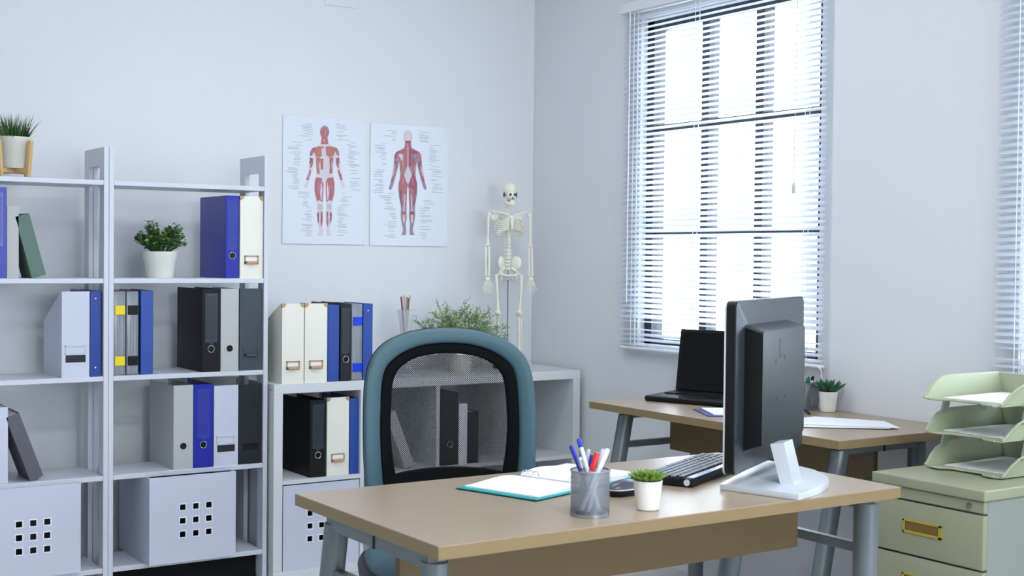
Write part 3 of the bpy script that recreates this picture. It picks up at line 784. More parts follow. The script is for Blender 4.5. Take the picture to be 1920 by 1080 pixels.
for k in range(34):
    a = random.uniform(0, 2*PI); el = random.uniform(.3, 1.35)
    ca = math.cos(a)
    d = Vector((ca*math.cos(el)*1.15, math.sin(a)*math.cos(el)*.7, math.sin(el)*.95+.1))
    wisp(Vector((0, 0, .08)), d.normalized(), random.uniform(.17, .235)*(1-.10*math.sin(el)), 0)
st.build('stems', M_wispd, t, kind='stuff'); lf.build('foliage', [M_wisp, M_wispd], t, kind='stuff', recalc=False)

# glass vase with sticks
VX, VY = -.803, -.22
t = thing('glass_vase', 'flared clear glass holding straight sticks, behind the office chair on the cube cabinet', 'vase', (VX, VY, .77))
g = G(); g.lathe([(0, 0), (.030, 0), (.031, .01), (.024, .05), (.022, .11), (.024, .19), (.030, .235), (.040, .272), (.0385, .272), (.0285, .235), (.0225, .19), (.0205, .11), (.0225, .05), (.028, .012), (0, .01)], 32); g.build('vase_body', M_glass, t, smooth=50)
SM = [('reddish brown', (110, 60, 56)), ('pale grey', (200, 198, 200)), ('beige', (196, 178, 156)), ('taupe', (150, 128, 116)), ('dark brown', (96, 72, 68)), ('light tan', (190, 172, 144))]
for k, (nm, c) in enumerate(SM):
    sx = (-.030, -.012, -.004, .003, .011, .026)[k]; zt = (.328, .335, .33, .327, .322, .333)[k]
    g = G(); g.tube([(0, 0, 0), (sx*1.25, .004*(k % 2)-.002, zt-.016)], .0036, 8)
    o = g.build('wooden_stick', mat('stick '+nm, c, .6)); o.location = (VX-sx*.3, VY+(k % 3-1)*.007, .786)
    tag(o, nm+' stick standing in the flared glass vase', 'stick')

# succulents
def succulent(loc, r0, r1, h, m, L, n, potlabel, rings=4, seed=1, el0=.35):
    random.seed(seed)
    t = thing('potted_succulent', potlabel, 'plant', loc)
    g = G(); g.lathe([(0, 0), (r0-.002, 0), (r0, .002), (r1, h), (r1-.0025, h), (r1-.004, h-.006), (0, h-.006)], 36); g.build('plant_pot', M_potm, t, smooth=35)
    g = G(); g.lathe([(0, h-.007), (r1-.003, h-.007), (0, h-.002)], 16); g.build('soil', M_soil, t)
    g = G(); sec = 6; prof = [(0, .12), (.25, .8), (.55, 1), (.8, .7), (1, .04)]
    rngs = []
    for u, ww in prof:
        rngs.append([g.v((L*u, ww*L*.19*math.cos(2*PI*i/sec), ww*L*.09*math.sin(2*PI*i/sec)+L*.14*u*u)) for i in range(sec)])
    for A, B in zip(rngs, rngs[1:]):
        for i in range(sec): g.f([A[i], A[(i+1) % sec], B[(i+1) % sec], B[i]])
    g.f(rngs[-1])
    leaf = g.build('leaf', m, t, smooth=60); first = True
    for ring in range(rings):
        el = el0+(1.35-el0)*ring/(rings-1 if rings > 1 else 1); nn = n-ring*2
        for k in range(max(3, nn)):
            a = 2*PI*k/max(3, nn)+ring*.5; s = 1-.12*ring+random.uniform(-.06, .06)
            rr = r1*.30*(1-ring/rings)
            loc_ = (rr*math.cos(a), rr*math.sin(a), h-.002); rot = (0, -el, a)
            if first: leaf.location = loc_; leaf.rotation_euler = rot; first = False
            else: part(leaf, 'leaf', t, loc_, rot, (s, s, s))
succulent((-1.772, -3.035, .7405), .0245, .031, .062, M_succ, .037, 13, 'small bright green succulent in a matt white pot on the near desk beside the keyboard', 5, 2, .3)
succulent((-.068, -1.950, .7405), .026, .034, .072, M_succd, .062, 9, 'small dark green succulent in a white pot at the back of the far desk', 4, 3, .4)

# ------------------------------------------------------------------ desks
def desk(name, label, L, D, loc, rz, panel_y, leg_v, leg_s, slant, woodm, bow=.0, inset=.035):
    # local: long side along X, user side at +Y ; front (public) side -Y
    t = thing(name, label, 'desk', loc, rz)
    T = .74
    poly = []
    n = 16
    for i in range(n+1):
        x = -L/2+L*i/n; poly.append((x, -D/2-bow*(1-(2*x/L)**2)))
    poly += [(L/2, D/2), (-L/2, D/2)]
    g = G(); g.prism(poly, T-.002, T, 'z'); g.build('desk_top', woodm, t)
    g = G(); g.prism(poly, T-.026, T-.002, 'z'); g.build('edge_band', M_edge, t)
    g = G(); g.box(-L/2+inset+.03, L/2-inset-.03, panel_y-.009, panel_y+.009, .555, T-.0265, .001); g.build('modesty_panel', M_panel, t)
    for s in (-1, 1):
        x = s*(L/2-inset)
        def leg(y0, y1, nm):
            g = G(); sec = 14
            rings = []
            for z, y in ((0, y1), (T-.045, y0)):
                rings.append([g.v((x+.026*math.cos(2*PI*i/sec), y+.031*math.sin(2*PI*i/sec), z)) for i in range(sec)])
            for i in range(sec): g.f([rings[0][i], rings[0][(i+1) % sec], rings[1][(i+1) % sec], rings[1][i]])
            g.f(rings[0]); g.f(rings[1]); return g.build(nm, M_leg, t, smooth=50)
        leg(leg_v, leg_v, 'leg'); leg(leg_s, leg_s+slant, 'leg')
        g = G(); g.box(x-.02, x+.02, leg_v-.012, leg_s+.012, T-.0585, T-.0265, .002); g.build('top_rail', M_leg, t)
        ys_ = leg_s+.15*slant/.7
        g = G(); g.box(x-.012, x+.012, leg_v+.02, ys_-.02, .572, .595, .002); g.build('cross_rail', M_leg, t)
        g = G(); g.box(x-.0215, x+.0215, (leg_v+leg_s)/2-.004, (leg_v+leg_s)/2+.004, T-.059, T-.026); g.build('rail_joint', M_dark, t)
    g = G(); g.box(-L/2+inset+.02, L/2-inset-.02, panel_y+.02, panel_y+.05, T-.0585, T-.0265, .002); g.build('long_rail', M_leg, t)
    return t
# near desk: centre x -1.705, y -2.805
desk('office_desk', 'near beech-topped office desk with grey legs carrying the monitor', 1.26, .632, (-1.705, -2.805, 0), 0, -.042, -.242, .175, .14, M_wood)
# far desk: user side faces -X -> rotate so that local +Y -> world -X
desk('office_desk', 'far beech-topped office desk against the window wall carrying the laptop', 1.225, .60, (-.304, -1.882, 0), R(90), .0, -.155, .195, .14, M_wood, inset=.09)

# ------------------------------------------------------------------ office chair
CH = .000545
OUT = [(0, 210), (150, 222), (240, 246), (312, 278), (366, 325), (400, 380), (422, 470), (430, 600), (431, 740), (427, 880), (416, 1010), (396, 1120)]
MID = [(0, 284), (120, 294), (205, 318), (268, 352), (312, 392), (334, 440), (344, 510), (349, 620), (350, 740), (343, 880), (328, 1010), (306, 1110)]
INN = [(0, 335), (100, 343), (172, 360), (228, 390), (264, 428), (282, 470), (290, 530), (295, 620), (296, 720), (288, 820), (274, 915), (262, 960)]
def res(tab, n=13):
    pts = [(-x, y) for x, y in tab[::-1]][:-1]+tab
    out = []
    # Catmull-Rom smoothing
    P = [pts[0]]+pts+[pts[-1]]
    for i in range(1, len(P)-2):
        for k in range(4):
            u = k/4
            f = lambda a, b, c, d: .5*((2*b)+(-a+c)*u+(2*a-5*b+4*c-d)*u*u+(-a+3*b-3*c+d)*u**3)
            out.append((f(P[i-1][0], P[i][0], P[i+1][0], P[i+2][0]), f(P[i-1][1], P[i][1], P[i+1][1], P[i+2][1])))
    out.append(pts[-1]); return out
def bk(x, y, off=0):
    # crop units -> chair local (X right, Y forward(+), Z)
    s = x*CH; z = 1.074-(y-210)*CH
    return Vector((s, .40*s*s*2.2-(.0 if z > .8 else 0)+off-.10*(z-.85)+.06*(z-.85)**2*(-2), z))
chair = thing('office_chair', 'teal-framed office chair with black mesh back standing behind the near desk', 'chair', (-1.700, -2.085, 0), R(180-21))
O_, M_, I_ = res(OUT), res(MID), res(INN)
def band(A, B, th, offc, name, m, lift=.004):
    g = G(); rows = []
    for (ax, ay), (bx, by) in zip(A, B):
        ring = []
        for u, o in ((0, -th*.55), (0, th*.15), (.06, th*.42), (.2, th*.55), (.5, th*.62), (.8, th*.55), (.94, th*.42), (1, th*.15), (1, -th*.55), (.5, -th*.8)):
            ring.append(g.v(bk(ax+(bx-ax)*u, ay+(by-ay)*u, o+offc)))
        rows.append(ring)
    for P, Q in zip(rows, rows[1:]):
        for i in range(len(P)): g.f([P[i], P[(i+1) % len(P)], Q[(i+1) % len(P)], Q[i]])
    g.f(rows[0]); g.f(rows[-1]); return g.build(name, m, chair, smooth=50)
band(O_, M_, .034, 0, 'back_frame', M_teal)
O2 = [(x*1.006, y-2) for x, y in O_]
band(O2, M_, .012, -.022, 'back_shell', M_dark)
band(M_, I_, .016, .003, 'inner_border', M_cblk)
# lumbar pad
g = G(); rows = []
for i in range(25):
    x = -330+660*i/24; top = 905+28*(abs(x)/300)**2.2; col = []
    for k in range(9):
        y = top+(1180-top)*k/8; xx = x*(1 if y < 1000 else 1-.08*(y-1000)/180)
        col.append(bk(xx, y, .012+.012*math.sin(PI*k/8)))
    back = [bk(x, 1180, -.01), bk(x, top, -.01)]
    rows.append([g.v(p) for p in col+back])
for P, Q in zip(rows, rows[1:]):
    for i in range(len(P)): g.f([P[i], P[(i+1) % len(P)], Q[(i+1) % len(P)], Q[i]])
g.f(rows[0]); g.f(rows[-1]); g.build('lumbar_pad', M_cblk, chair, smooth=50)
# woven netting as real crossed threads
def inside(x, y):
    if y < 330 or y > 960: return False
    tb = [(b, a) for a, b in INN]
    return abs(x) < interp(tb, y)+14
g = G(); step = 9.6; wt = 1.95
for fam in (-1, 1):
    k = -120
    while k < 160:
        c = k*step; run = []
        n = 0
        segs = []
        for j in range(0, 110):
            y = 320+j*6.0; x = fam*(y-640)+c
            if inside(x, y): run.append((x, y))
            else:
                if len(run) > 1: segs.append(run)
                run = []
        if len(run) > 1: segs.append(run)
        for run in segs:
            run = run[::4]+([run[-1]] if (len(run)-1) % 4 else [])
            pr = None
            for x, y in run:
                a = g.v(bk(x-wt, y, .002+.0004*fam)); b = g.v(bk(x+wt, y, .002+.0004*fam))
                if pr: g.f([pr[0], pr[1], b, a])
                pr = (a, b)
        k += 1
g.build('mesh_netting', M_net, chair, kind='stuff', recalc=False)
# seat
def sq(n, rx, ry, p=3.2): return [(rx*math.copysign(abs(math.cos(2*PI*i/n))**(2/p), math.cos(2*PI*i/n)), ry*math.copysign(abs(math.sin(2*PI*i/n))**(2/p), math.sin(2*PI*i/n))) for i in range(n)]
def slab(levels, name, m, cy=.25):
    g = G(); rings = []
    for k, z in levels: rings.append([g.v((x*k, cy+y*k, z)) for x, y in sq(40, .25, .24)])
    for A, B in zip(rings, rings[1:]):
        for i in range(40): g.f([A[i], A[(i+1) % 40], B[(i+1) % 40], B[i]])
    g.f(rings[0]); g.f(rings[-1]); return g.build(name, m, chair, smooth=60)
slab([(.80, .445), (.93, .452), (1.0, .475), (.985, .50), (.93, .515), (.82, .522)], 'seat', M_teal)
slab([(.75, .405), (.94, .415), (1.04, .44), (1.06, .475), (1.03, .492)], 'seat_shell', M_dark)
g = G()
for s in (-1, 1): g.tube([(s*.16, .03, .43), (s*.18, -.03, .45), (s*.20, -.035, .55), (s*.205, -.008, .66)], [.016, .018, .018, .014], 10)
g.build('back_bracket', M_dark, chair, smooth=50)
g = G(); g.tube([(0, .25, .10), (0, .25, .41)], .024, 16); g.build('gas_column', M_chrome, chair, smooth=50)
for k in range(5):
    a = 2*PI*k/5+.3
    g = G(); g.tube([(0, .25, .11), (.15*math.cos(a), .25+.15*math.sin(a), .10), (.29*math.cos(a), .25+.29*math.sin(a), .075)], [.026, .020, .014], 10)
    lg = g.build('base_arm', M_dark, chair, smooth=50)
    g = G(); cx_, cy_ = .29*math.cos(a), .25+.29*math.sin(a)
    g.tube([(cx_-.018*math.sin(a), cy_+.018*math.cos(a), .027), (cx_+.018*math.sin(a), cy_-.018*math.cos(a), .027)], .027, 16)
    g.tube([(cx_, cy_, .03), (cx_, cy_, .07)], .006, 8); g.build('caster', M_dark, lg, smooth=50)

# ------------------------------------------------------------------ monitor
WA = R(28.8)   # width direction angle from +X
mon = thing('computer_monitor', 'large dark grey widescreen monitor seen from behind on the near desk, silver foot', 'monitor', (-1.215, -2.835, .7405), WA)
# local X = width direction (near edge at -X), local -Y = back side
def locw(x, y): # world xy -> monitor local
    v = Matrix.Rotation(-WA, 3, 'Z') @ Vector((x+1.215, y+2.835, 0)); return v.x, v.y
ex, ey = locw(-1.4345, -2.9385)     # near edge of the back face
WM, TH = .58, .026
zb, zt = .030, .432
def rrect(x0, x1, z0, z1, r, n=5):
    P = []
    for cx, cz, a0 in ((x1-r, z1-r, 0), (x0+r, z1-r, 90), (x0+r, z0+r, 180), (x1-r, z0+r, 270)):
        for i in range(n+1):
            a = R(a0+90*i/n); P.append((cx+r*math.cos(a), cz+r*math.sin(a)))
    return P
g = G(); g.prism(rrect(ex, ex+WM, zb, zt, .016), ey, ey+TH, 'y', bev=.002); g.build('monitor_housing', M_mon, mon, smooth=40)
g = G(); g.prism(rrect(ex-.0015, ex+WM+.0015, zb-.0015, zt+.0015, .017), ey+.003, ey+TH-.002, 'y'); g.build('side_band', M_dark, mon, smooth=40)
g = G(); g.prism(rrect(ex-.002, ex+WM+.002, zb-.002, zt+.002, .017), ey+TH-.002, ey+TH+.002, 'y'); g.build('front_bezel', M_silver, mon, smooth=40)
g = G(); g.box(ex+.02, ex+WM-.02, ey+TH+.002, ey+TH+.0028, zb+.03, zt-.02); g.build('screen', M_scr, mon)
# back bulge
bx0, bx1 = ex+.060, ex+WM-.155; bz0, bz1 = zb+.045, zt-.055
g = G()
A = rrect(bx0, bx1, bz0, bz1, .012); B = rrect(bx0+.0, bx1-.0, bz0+.015, bz1-.015, .012)
va = [g.v((x, ey, z)) for x, z in A]; vb = [g.v((x, ey-.046, z)) for x, z in B]; n = len(A)
for i in range(n):
    f = g.f([va[i], va[(i+1) % n], vb[(i+1) % n], vb[i]])
g.f(vb)
g.build('back_bulge', M_mon, mon, smooth=35)
g = G(); g.prism([(ey-.002, bz0+.006), (ey-.002, bz1-.006), (ey-.0455, bz1-.02), (ey-.0455, bz0+.02)], bx0-.001, bx0+.003, 'x'); g.build('side_vent', M_dark, mon)
g = G()
for (u, v_, a, b) in ((.42, .80, .016, .024), (.30, .70, .004, .007), (.50, .72, .004, .006), (.32, .40, .004, .005), (.52, .40, .004, .005)):
    cx = bx0+(bx1-bx0)*u; cz = bz0+(bz1-bz0)*v_; g.box(cx-a, cx+a, ey-.0466, ey-.046, cz-b, cz+b)
g.build('mount_marks', mat('dim recess', (52, 60, 68), .4), mon)
# foot plate
fp = [locw(*p) for p in ((-1.477, -2.936), (-1.125, -2.722))]
P2 = [locw(*p) for p in ((-1.115, -2.80), (-1.13, -2.90), (-1.175, -2.985), (-1.235, -3.045), (-1.30, -3.085), (-1.36, -3.11), (-1.419, -3.128))]
g = G(); g.prism(fp+P2, 0, .014, 'z', bev=.002); g.build('foot_plate', M_silver, mon, smooth=35)
# neck, leaning
nx, ny = locw(-1.318, -3.006)
g = G(); v0 = []
ty = ey-.090
for xx in (nx-.036, nx+.036):
    v0.append([g.v((xx, ny-.016, .0135)), g.v((xx, ny+.016, .0135)), g.v((xx, ty+.016, .104)), g.v((xx, ty-.016, .110))])
for i in range(4): g.f([v0[0][i], v0[0][(i+1) % 4], v0[1][(i+1) % 4], v0[1][i]])
g.f(v0[0]); g.f(v0[1]); g.build('neck', M_silver, mon)

# keyboard
kb = thing('keyboard', 'dark slim keyboard with bluish keys on the near desk, partly behind the monitor', 'keyboard', (-1.3545, -2.7145, .7405), R(27))
# near edge is the edge toward -Y local
g = G(); g.prism([(-.078, .0), (.078, 0), (.078, .010), (.0, .014), (-.058, .020), (-.074, .020), (-.080, .012)], -.222, .222, 'x', bev=.002); g.build('keyboard_body', M_dark, kb, smooth=40)
g = G(); g.box(-.21, .21, -.078, -.060, .0195, .0215, .0008); g.build('media_strip', mat('glossy strip', (120, 134, 168), .2), kb)
g = G(); g.box(-.0078, .0078, -.0075, .0075, 0, .006, .0015); key = g.build('key', M_key, kb); first = True
for r in range(6):
    y = -.048+.0205*r; zk = .0195-(.0195-.0105)*(y+.058)/.136
    xk = -.209
    cnt = 22
    for c in range(cnt):
        if c in (15,) : xk += .006
        if c in (18,): xk += .006
        x = xk+.0185*c
        if r == 5 and c in (5, 6, 7, 8):
            continue
        if first: key.location = (x, y, zk); first = False
        else: part(key, 'key', kb, (x, y, zk))
g = G(); g.box(-.209+.0185*5-.008, -.209+.0185*8+.008, .047, .062, .011, .0175, .0015); g.build('space_bar', M_key, kb)
g = G(); g.tube([(-.2225, -.066, .011), (-.2245, -.066, .011)], .0075, 16); g.build('end_cap', M_silver, kb, smooth=40)

# mouse
ms = thing('computer_mouse', 'black computer mouse with silver trim between pen cup and white succulent pot', 'mouse', (-1.700, -2.868, .7405), R(100))
g = G(); rings = []
for z, k in ((0, .94), (.006, 1.0), (.014, 1.0)):
    rings.append([g.v((.030*k*x, .055*k*y, z)) for x, y in sq(28, 1, 1, 2.5)])
for A, B in zip(rings, rings[1:]):
    for i in range(28): g.f([A[i], A[(i+1) % 28], B[(i+1) % 28], B[i]])
g.f(rings[0]); g.f(rings[-1]); g.build('mouse_base', M_dark, ms, smooth=50)
g = G(); g.ball((0, 0, .0135), .0295, .054, .020, 24, 14); 
bmesh.ops.bisect_plane(g.b, geom=g.b.verts[:]+g.b.edges[:]+g.b.faces[:], plane_co=(0, 0, .0135), plane_no=(0, 0, -1), clear_outer=True)
g.build('mouse_shell', mat('grey mouse shell', (70, 74, 84), .3), ms, smooth=60)
g = G(); pts = [(.0302*x, .0552*y, .0150) for x, y in sq(40, 1, 1, 2.5)]; g.tube(pts+[pts[0]], .0014, 6, cap=False); g.build('silver_trim', M_silver, ms, smooth=60)
g = G(); g.tube([(-.003, -.030, .029), (.003, -.030, .029)], .007, 12); g.build('scroll_wheel', M_dark, ms, smooth=40)

# ------------------------------------------------------------------ notebook
nb = thing('ring_notebook', 'open ring notebook with turquoise cover and blank white pages on the near desk', 'notebook', (-1.757, -2.668, .7405), R(17.5))
g = G(); g.box(-.212, .212, -.116, .116, 0, .0045, .002); g.build('cover', M_tealcov, nb)
g = G(); g.box(-.216, .214, -.1165, .1165, -.0001, .0015); g.build('cover_lining', M_dark, nb)
for s in (-1, 1):
    g = G(); rows = []
    for i in range(13):
        u = i/12; x = s*(.008+.188*u); h = .0052+.013*math.sin(PI*min(1, u*1.25))*math.exp(-u*1.3) if s > 0 else .0052+.010*math.sin(PI*min(1, u*1.15))*math.exp(-u*1.6)
        if s > 0: h += .006*u
        rows.append([g.v((x, -.106, .0046)), g.v((x, .106, .0046)), g.v((x, .106, h+.002)), g.v((x, -.106, h+.002))])
    for P, Q in zip(rows, rows[1:]):
        for i in range(4): g.f([P[i], P[(i+1) % 4], Q[(i+1) % 4], Q[i]])
    g.f(rows[0]); g.f(rows[-1]); g.build('page_stack', M_paper, nb, smooth=50)
g = G(); g.box(-.009, .009, -.1, .1, .0045, .0065, .0008); g.build('spine_bar', M_chrome, nb)
for yy in (-.086, -.070, -.054, .054, .070, .086):
    g = G(); n = 14; g.tube([(.0135*math.cos(PI*i/n), yy, .008+.0135*math.sin(PI*i/n)) for i in range(n+1)], .0013, 6); g.build('ring', M_chrome, nb, smooth=60)
g = G(); g.box(.2165, .238, .03, .09, 0, .006, .001); 
tag(g.build('eraser_block', M_dark), 'small black object lying beside the notebook, behind the white succulent pot', 'object').matrix_world = nb.matrix_world
ob = COL.objects['eraser_block']; ob.location = (-1.757, -2.668, .7405); ob.rotation_euler = (0, 0, R(17.5))

# ------------------------------------------------------------------ pen cups
def cup(loc, r, h, label, flare=0, square=False, name='pen_cup'):
    t = thing(name, label, 'pen holder', loc)
    n = 4 if square else 40
    g = G(); k = 1.3 if square else 1
    ro = PI/4 if square else 0
    g.M = Matrix.Rotation(ro, 4, 'Z')
    g.lathe([(r*k, .006), ((r+flare)*k, h-.003)], n); g.lathe([((r-.001)*k, .006), ((r+flare-.001)*k, h-.003)], n); g.build('mesh_wall', M_meshm, t, smooth=40, recalc=False)
    g = G(); g.M = Matrix.Rotation(ro, 4, 'Z'); g.lathe([(0, 0), (r*k, 0), (r*k, .014), ((r-.0012)*k, .014), ((r-.0012)*k, .002), (0, .002)], n); g.build('cup_base', M_meshd, t, smooth=40)
    g = G(); g.M = Matrix.Rotation(ro, 4, 'Z'); R_ = (r+flare)*k; g.tube([(R_*math.cos(2*PI*i/n), R_*math.sin(2*PI*i/n), h-.002) for i in range(n+1)], .0018, 6, cap=False); g.build('rim', M_meshd, t, smooth=60)
    return t
PCX, PCY = -1.915, -3.022
cup((PCX, PCY, .7405), .0405, .095, 'silver wire mesh pen cup full of pens at the front of the near desk')
M_white_pl = mat('white pen plastic', (232, 234, 240), .35); M_bluep = mat('blue pen plastic', (30, 50, 170), .35); M_redp = mat('red pen plastic', (216, 44, 36), .35)
M_clearp = mat('clear pen barrel', (210, 216, 226), .2, alpha=.6)
def pen(b, e, r, barrel, capm, label, capL=.3, clip=True, name='pen'):
    b = Vector(b); e = Vector(e); L = (e-b).length
    t = thing(name, label, 'pen', b)
    t.rotation_euler = (e-b).to_track_quat('Z', 'Y').to_euler()
    g = G(); g.lathe([(0, 0), (r*.3, .002), (r, .014), (r, L*(1-capL)), (0, L*(1-capL))], 12); g.build('barrel', barrel, t, smooth=40)
    g = G(); g.lathe([(0, L*(1-capL)), (r*1.12, L*(1-capL)), (r*1.12, L-.003), (r*.7, L), (0, L)], 12); g.build('pen_cap', capm, t, smooth=40)
    if clip: g = G(); g.box(r*1.1, r*1.1+.0022, -.0018, .0018, L*(1-capL)+.003, L-.004, .0004); g.build('clip', capm, t)
    return t
def inw(dx, dy, z): # camera-aligned offset (right, depth) at pen cup
    rx, ry = math.cos(YAW+R(5)), -math.sin(YAW+R(5))
    return (PCX+dx*rx-dy*ry*1.0, PCY+dx*ry+dy*rx, .7435+z)
pen(inw(.016, .004, 0), inw(-.041, .000, .140), .0042, M_clearp, M_bluep, 'blue capped pen leaning farthest left in the near pen cup', .42)
pen(inw(.022, -.006, 0), inw(-.026, .022, .152), .0046, M_white_pl, M_bluep, 'white ballpoint with small blue tip, tallest in the near pen cup', .12)
pen(inw(.010, .012, 0), inw(-.022, -.030, .120), .0042, M_silver, M_chrome, 'silver metal pen in the near pen cup', .35)
pen(inw(-.022, .004, 0), inw(.014, .002, .126), .0052, M_clearp, M_redp, 'red capped marker in the near pen cup', .30)
pen(inw(-.014, .014, 0), inw(.004, .024, .118), .0050, M_clearp, mat('violet blue pen', (50, 40, 150), .35), 'violet blue capped marker behind the red one', .26)
pen(inw(-.020, -.010, 0), inw(.036, .006, .134), .0048, M_white_pl, M_white_pl, 'white pen leaning farthest right in the near pen cup', .3)
pen(inw(-.004, -.018, 0), inw(.026, .030, .130), .0050, M_white_pl, M_clearp, 'white pen with clear cap standing behind the red marker', .3)
pen(inw(-.026, .010, 0), inw(-.004, .034, .128), .0040, M_clearp, M_clearp, 'clear plastic pen at the rear of the near pen cup', .3)

# far pen cup (square flared)
FX, FY = -.088, -1.868
cup((FX, FY, .7405), .030, .098, 'tapered wire mesh pen cup on the far desk beside the dark green succulent', flare=.011, square=True)
def fp_(dx, dy, z): return (FX+dx, FY+dy, .7435+z)
pen(fp_(.01, .012, 0), fp_(-.012, -.012, .112), .005, M_white_pl, mat('green cap', (20, 130, 90), .4), 'green capped marker in the far pen cup', .2)
pen(fp_(-.012, .01, 0), fp_(.004, -.026, .118), .005, M_white_pl, M_dark, 'white pen with black end in the far pen cup', .12)
pen(fp_(.004, -.01, 0), fp_(.016, .010, .112), .005, mat('olive barrel', (150, 150, 80), .5), M_dark, 'olive pen with black cap in the far pen cup', .2)
pen(fp_(-.01, -.012, 0), fp_(-.008, -.034, .104), .0042, M_chrome, M_chrome, 'metal pen in the far pen cup', .2)

# ------------------------------------------------------------------ laptop on the far desk
lp = thing('laptop', 'open black laptop with dark screen on the far desk in front of the window', 'laptop', (-.247, -1.490, .7405), R(-107+0))
# local: -Y?  define local X along width, +Y toward the screen hinge
LW = .35
lp.rotation_euler = (0, 0, math.atan2(-.945, .327))
g = G(); g.prism([(-.118, .006), (-.112, 0), (.112, 0), (.118, .006), (.118, .026), (-.112, .020), (-.118, .016)], -LW/2, LW/2, 'x', bev=.002); g.build('laptop_base', M_dark, lp, smooth=40)
g = G(); g.box(-.150, .150, -.02, .085, .0235, .0255); g.build('key_area', mat('laptop keys', (34, 36, 40), .5), lp)
kproto = None
for r in range(6):
    for c in range(15):
        x = -.14+.02*c; y = -.012+.0165*r
        if kproto is None:
            g = G(); g.box(-.008, .008, -.0065, .0065, 0, .002, .0005); kproto = g.build('key', M_dark, lp); kproto.location = (x, y, .0255)
        else: part(kproto, 'key', lp, (x, y, .0255))
g = G(); g.box(-.045, .045, -.095, -.035, .0212, .0222); g.build('touch_pad', mat('touch pad', (30, 32, 36), .3), lp)
hy = .112
g = G(); g.M = Matrix.Translation((0, hy, .026)) @ Matrix.Rotation(R(-9), 4, 'X'); g.box(-LW/2, LW/2, -.006, .004, 0, .236, .003, seg=2); lid = g.build('lid', M_dark, lp, smooth=40)
g = G(); g.M = Matrix.Translation((0, hy, .026)) @ Matrix.Rotation(R(-9), 4, 'X'); g.box(-LW/2+.014, LW/2-.014, -.0068, -.006, .022, .224); g.build('screen', M_scr, lp)

# papers on the far desk
def sheet(name, label, cat, pts, z, m, th=.0012, curl=0):
    g = G(); g.prism([(x, y) for x, y in pts], z, z+th, 'z'); o = g.build(name, m); return tag(o, label, cat)
sheet('notepad_cover', 'dark blue backed notepad edge on the far desk between laptop and monitor', 'notepad', [(-.445, -1.668), (-.540, -1.850), (-.36, -1.99), (-.24, -1.78)], .7405, mat('navy card', (50, 50, 130), .5), .003)
g = G(); g.prism([(-.425, -1.690), (-.515, -1.853), (-.365, -1.970), (-.262, -1.785)], .744, .7475, 'z'); tag(g.build('notepad_pages', M_paper), 'white page lying on the navy pad on the far desk', 'paper')
sheet('document_folder', 'dark edged folder lying under loose papers on the far desk', 'folder', [(-.50, -2.12), (-.474, -2.225), (-.262, -2.385), (-.16, -2.22), (-.30, -2.06)], .7405, mat('violet card', (88, 84, 110), .5), .0022)
random.seed(9)
for k, (pts, lab) in enumerate([
    ([(-.512, -2.10), (-.476, -2.222), (-.262, -2.395), (-.150, -2.255), (-.32, -2.06)], 'lowest white sheet of the loose papers on the far desk'),
    ([(-.43, -2.09), (-.43, -2.20), (-.236, -2.410), (-.142, -2.266), (-.25, -2.06)], 'topmost white sheet of the loose papers on the far desk')]):
    sheet('paper_sheet', lab, 'paper', pts, .7430+.0022*k, M_paper, .0012)
g = G(); g.tube([(-.13, -1.90, .7455), (-.20, -1.99, .7455)], .004, 8); tag(g.build('pen', M_dark), 'black pen lying on the far desk near the mesh cup', 'pen')

# ------------------------------------------------------------------ filing cabinet and trays
fc = thing('filing_cabinet', 'pale green steel drawer cabinet with yellow pulls at the right, beside the near desk', 'cabinet', (-.385, -2.856, 0))
cx, cy = -.385, -2.856
def L_(x, y): return x-cx, y-cy
X0, X1, Y0, Y1 = -.655-cx, -.105-cx, -3.038-cy, -2.674-cy
g = G(); g.box(X0+.02, X1, Y0, Y1, .03, .650, .002); g.build('cabinet_body', M_pgreenb, fc)
g = G(); g.box(X0-.004, X1+.004, Y0-.006, Y1+.006, .651, .680, .005, seg=3); g.build('cabinet_top', M_pgreen, fc, smooth=40)
g = G(); g.box(X0+.004, X0+.0195, Y0+.001, Y1-.001, .618, .650, .002); g.build('lock_rail', M_pgreen, fc)
g = G(); g.tube([(X0+.006, Y0+.045, .635), (X0-.002, Y0+.045, .635)], .008, 16); g.tube([(X0-.002, Y0+.045, .635), (X0-.003, Y0+.045, .635)], .004, 8); g.build('lock', M_chrome, fc, smooth=40)
zt_ = .613
for k in range(3):
    dh = .142 if k < 2 else .26
    z1 = zt_; z0 = z1-dh; zt_ = z0-.006
    g = G(); g.box(X0, X0+.0195, Y0+.001, Y1-.001, z0, z1, .0025, seg=2); dr = g.build('drawer', M_pgreen, fc, smooth=40)
    zc = (z0+z1)/2+.005; yc_ = .0
    g = G(); a, b = .066, .019; y_ = (Y0+Y1)/2+.012
    for p in ((-a, a, b-.006, b), (-a, a, -b, -b+.007), (-a, -a+.012, -b, b), (a-.007, a, -b, b)): g.box(X0-.003, X0, y_+p[0], y_+p[1], zc+p[2], zc+p[3], .0008)
    g.build('drawer_pull', M_yhand, dr)
    g = G(); g.box(X0-.0006, X0, y_-a+.01, y_+a-.006, zc-b+.006, zc+b-.005); g.build('pull_recess', M_ydark, dr)
    if k == 1: g = G(); g.box(X0-.0035, X0-.003, y_-a+.002, y_-a+.012, zc-b+.001, zc-b+.006); g.build('red_mark', M_redp, dr)
g = G()
for xx in (X0+.05, X1-.05):
    for yy in (Y0+.04, Y1-.04): g.tube([(xx, yy, 0), (xx, yy, .032)], .018, 12)
g.build('foot', M_dark, fc)

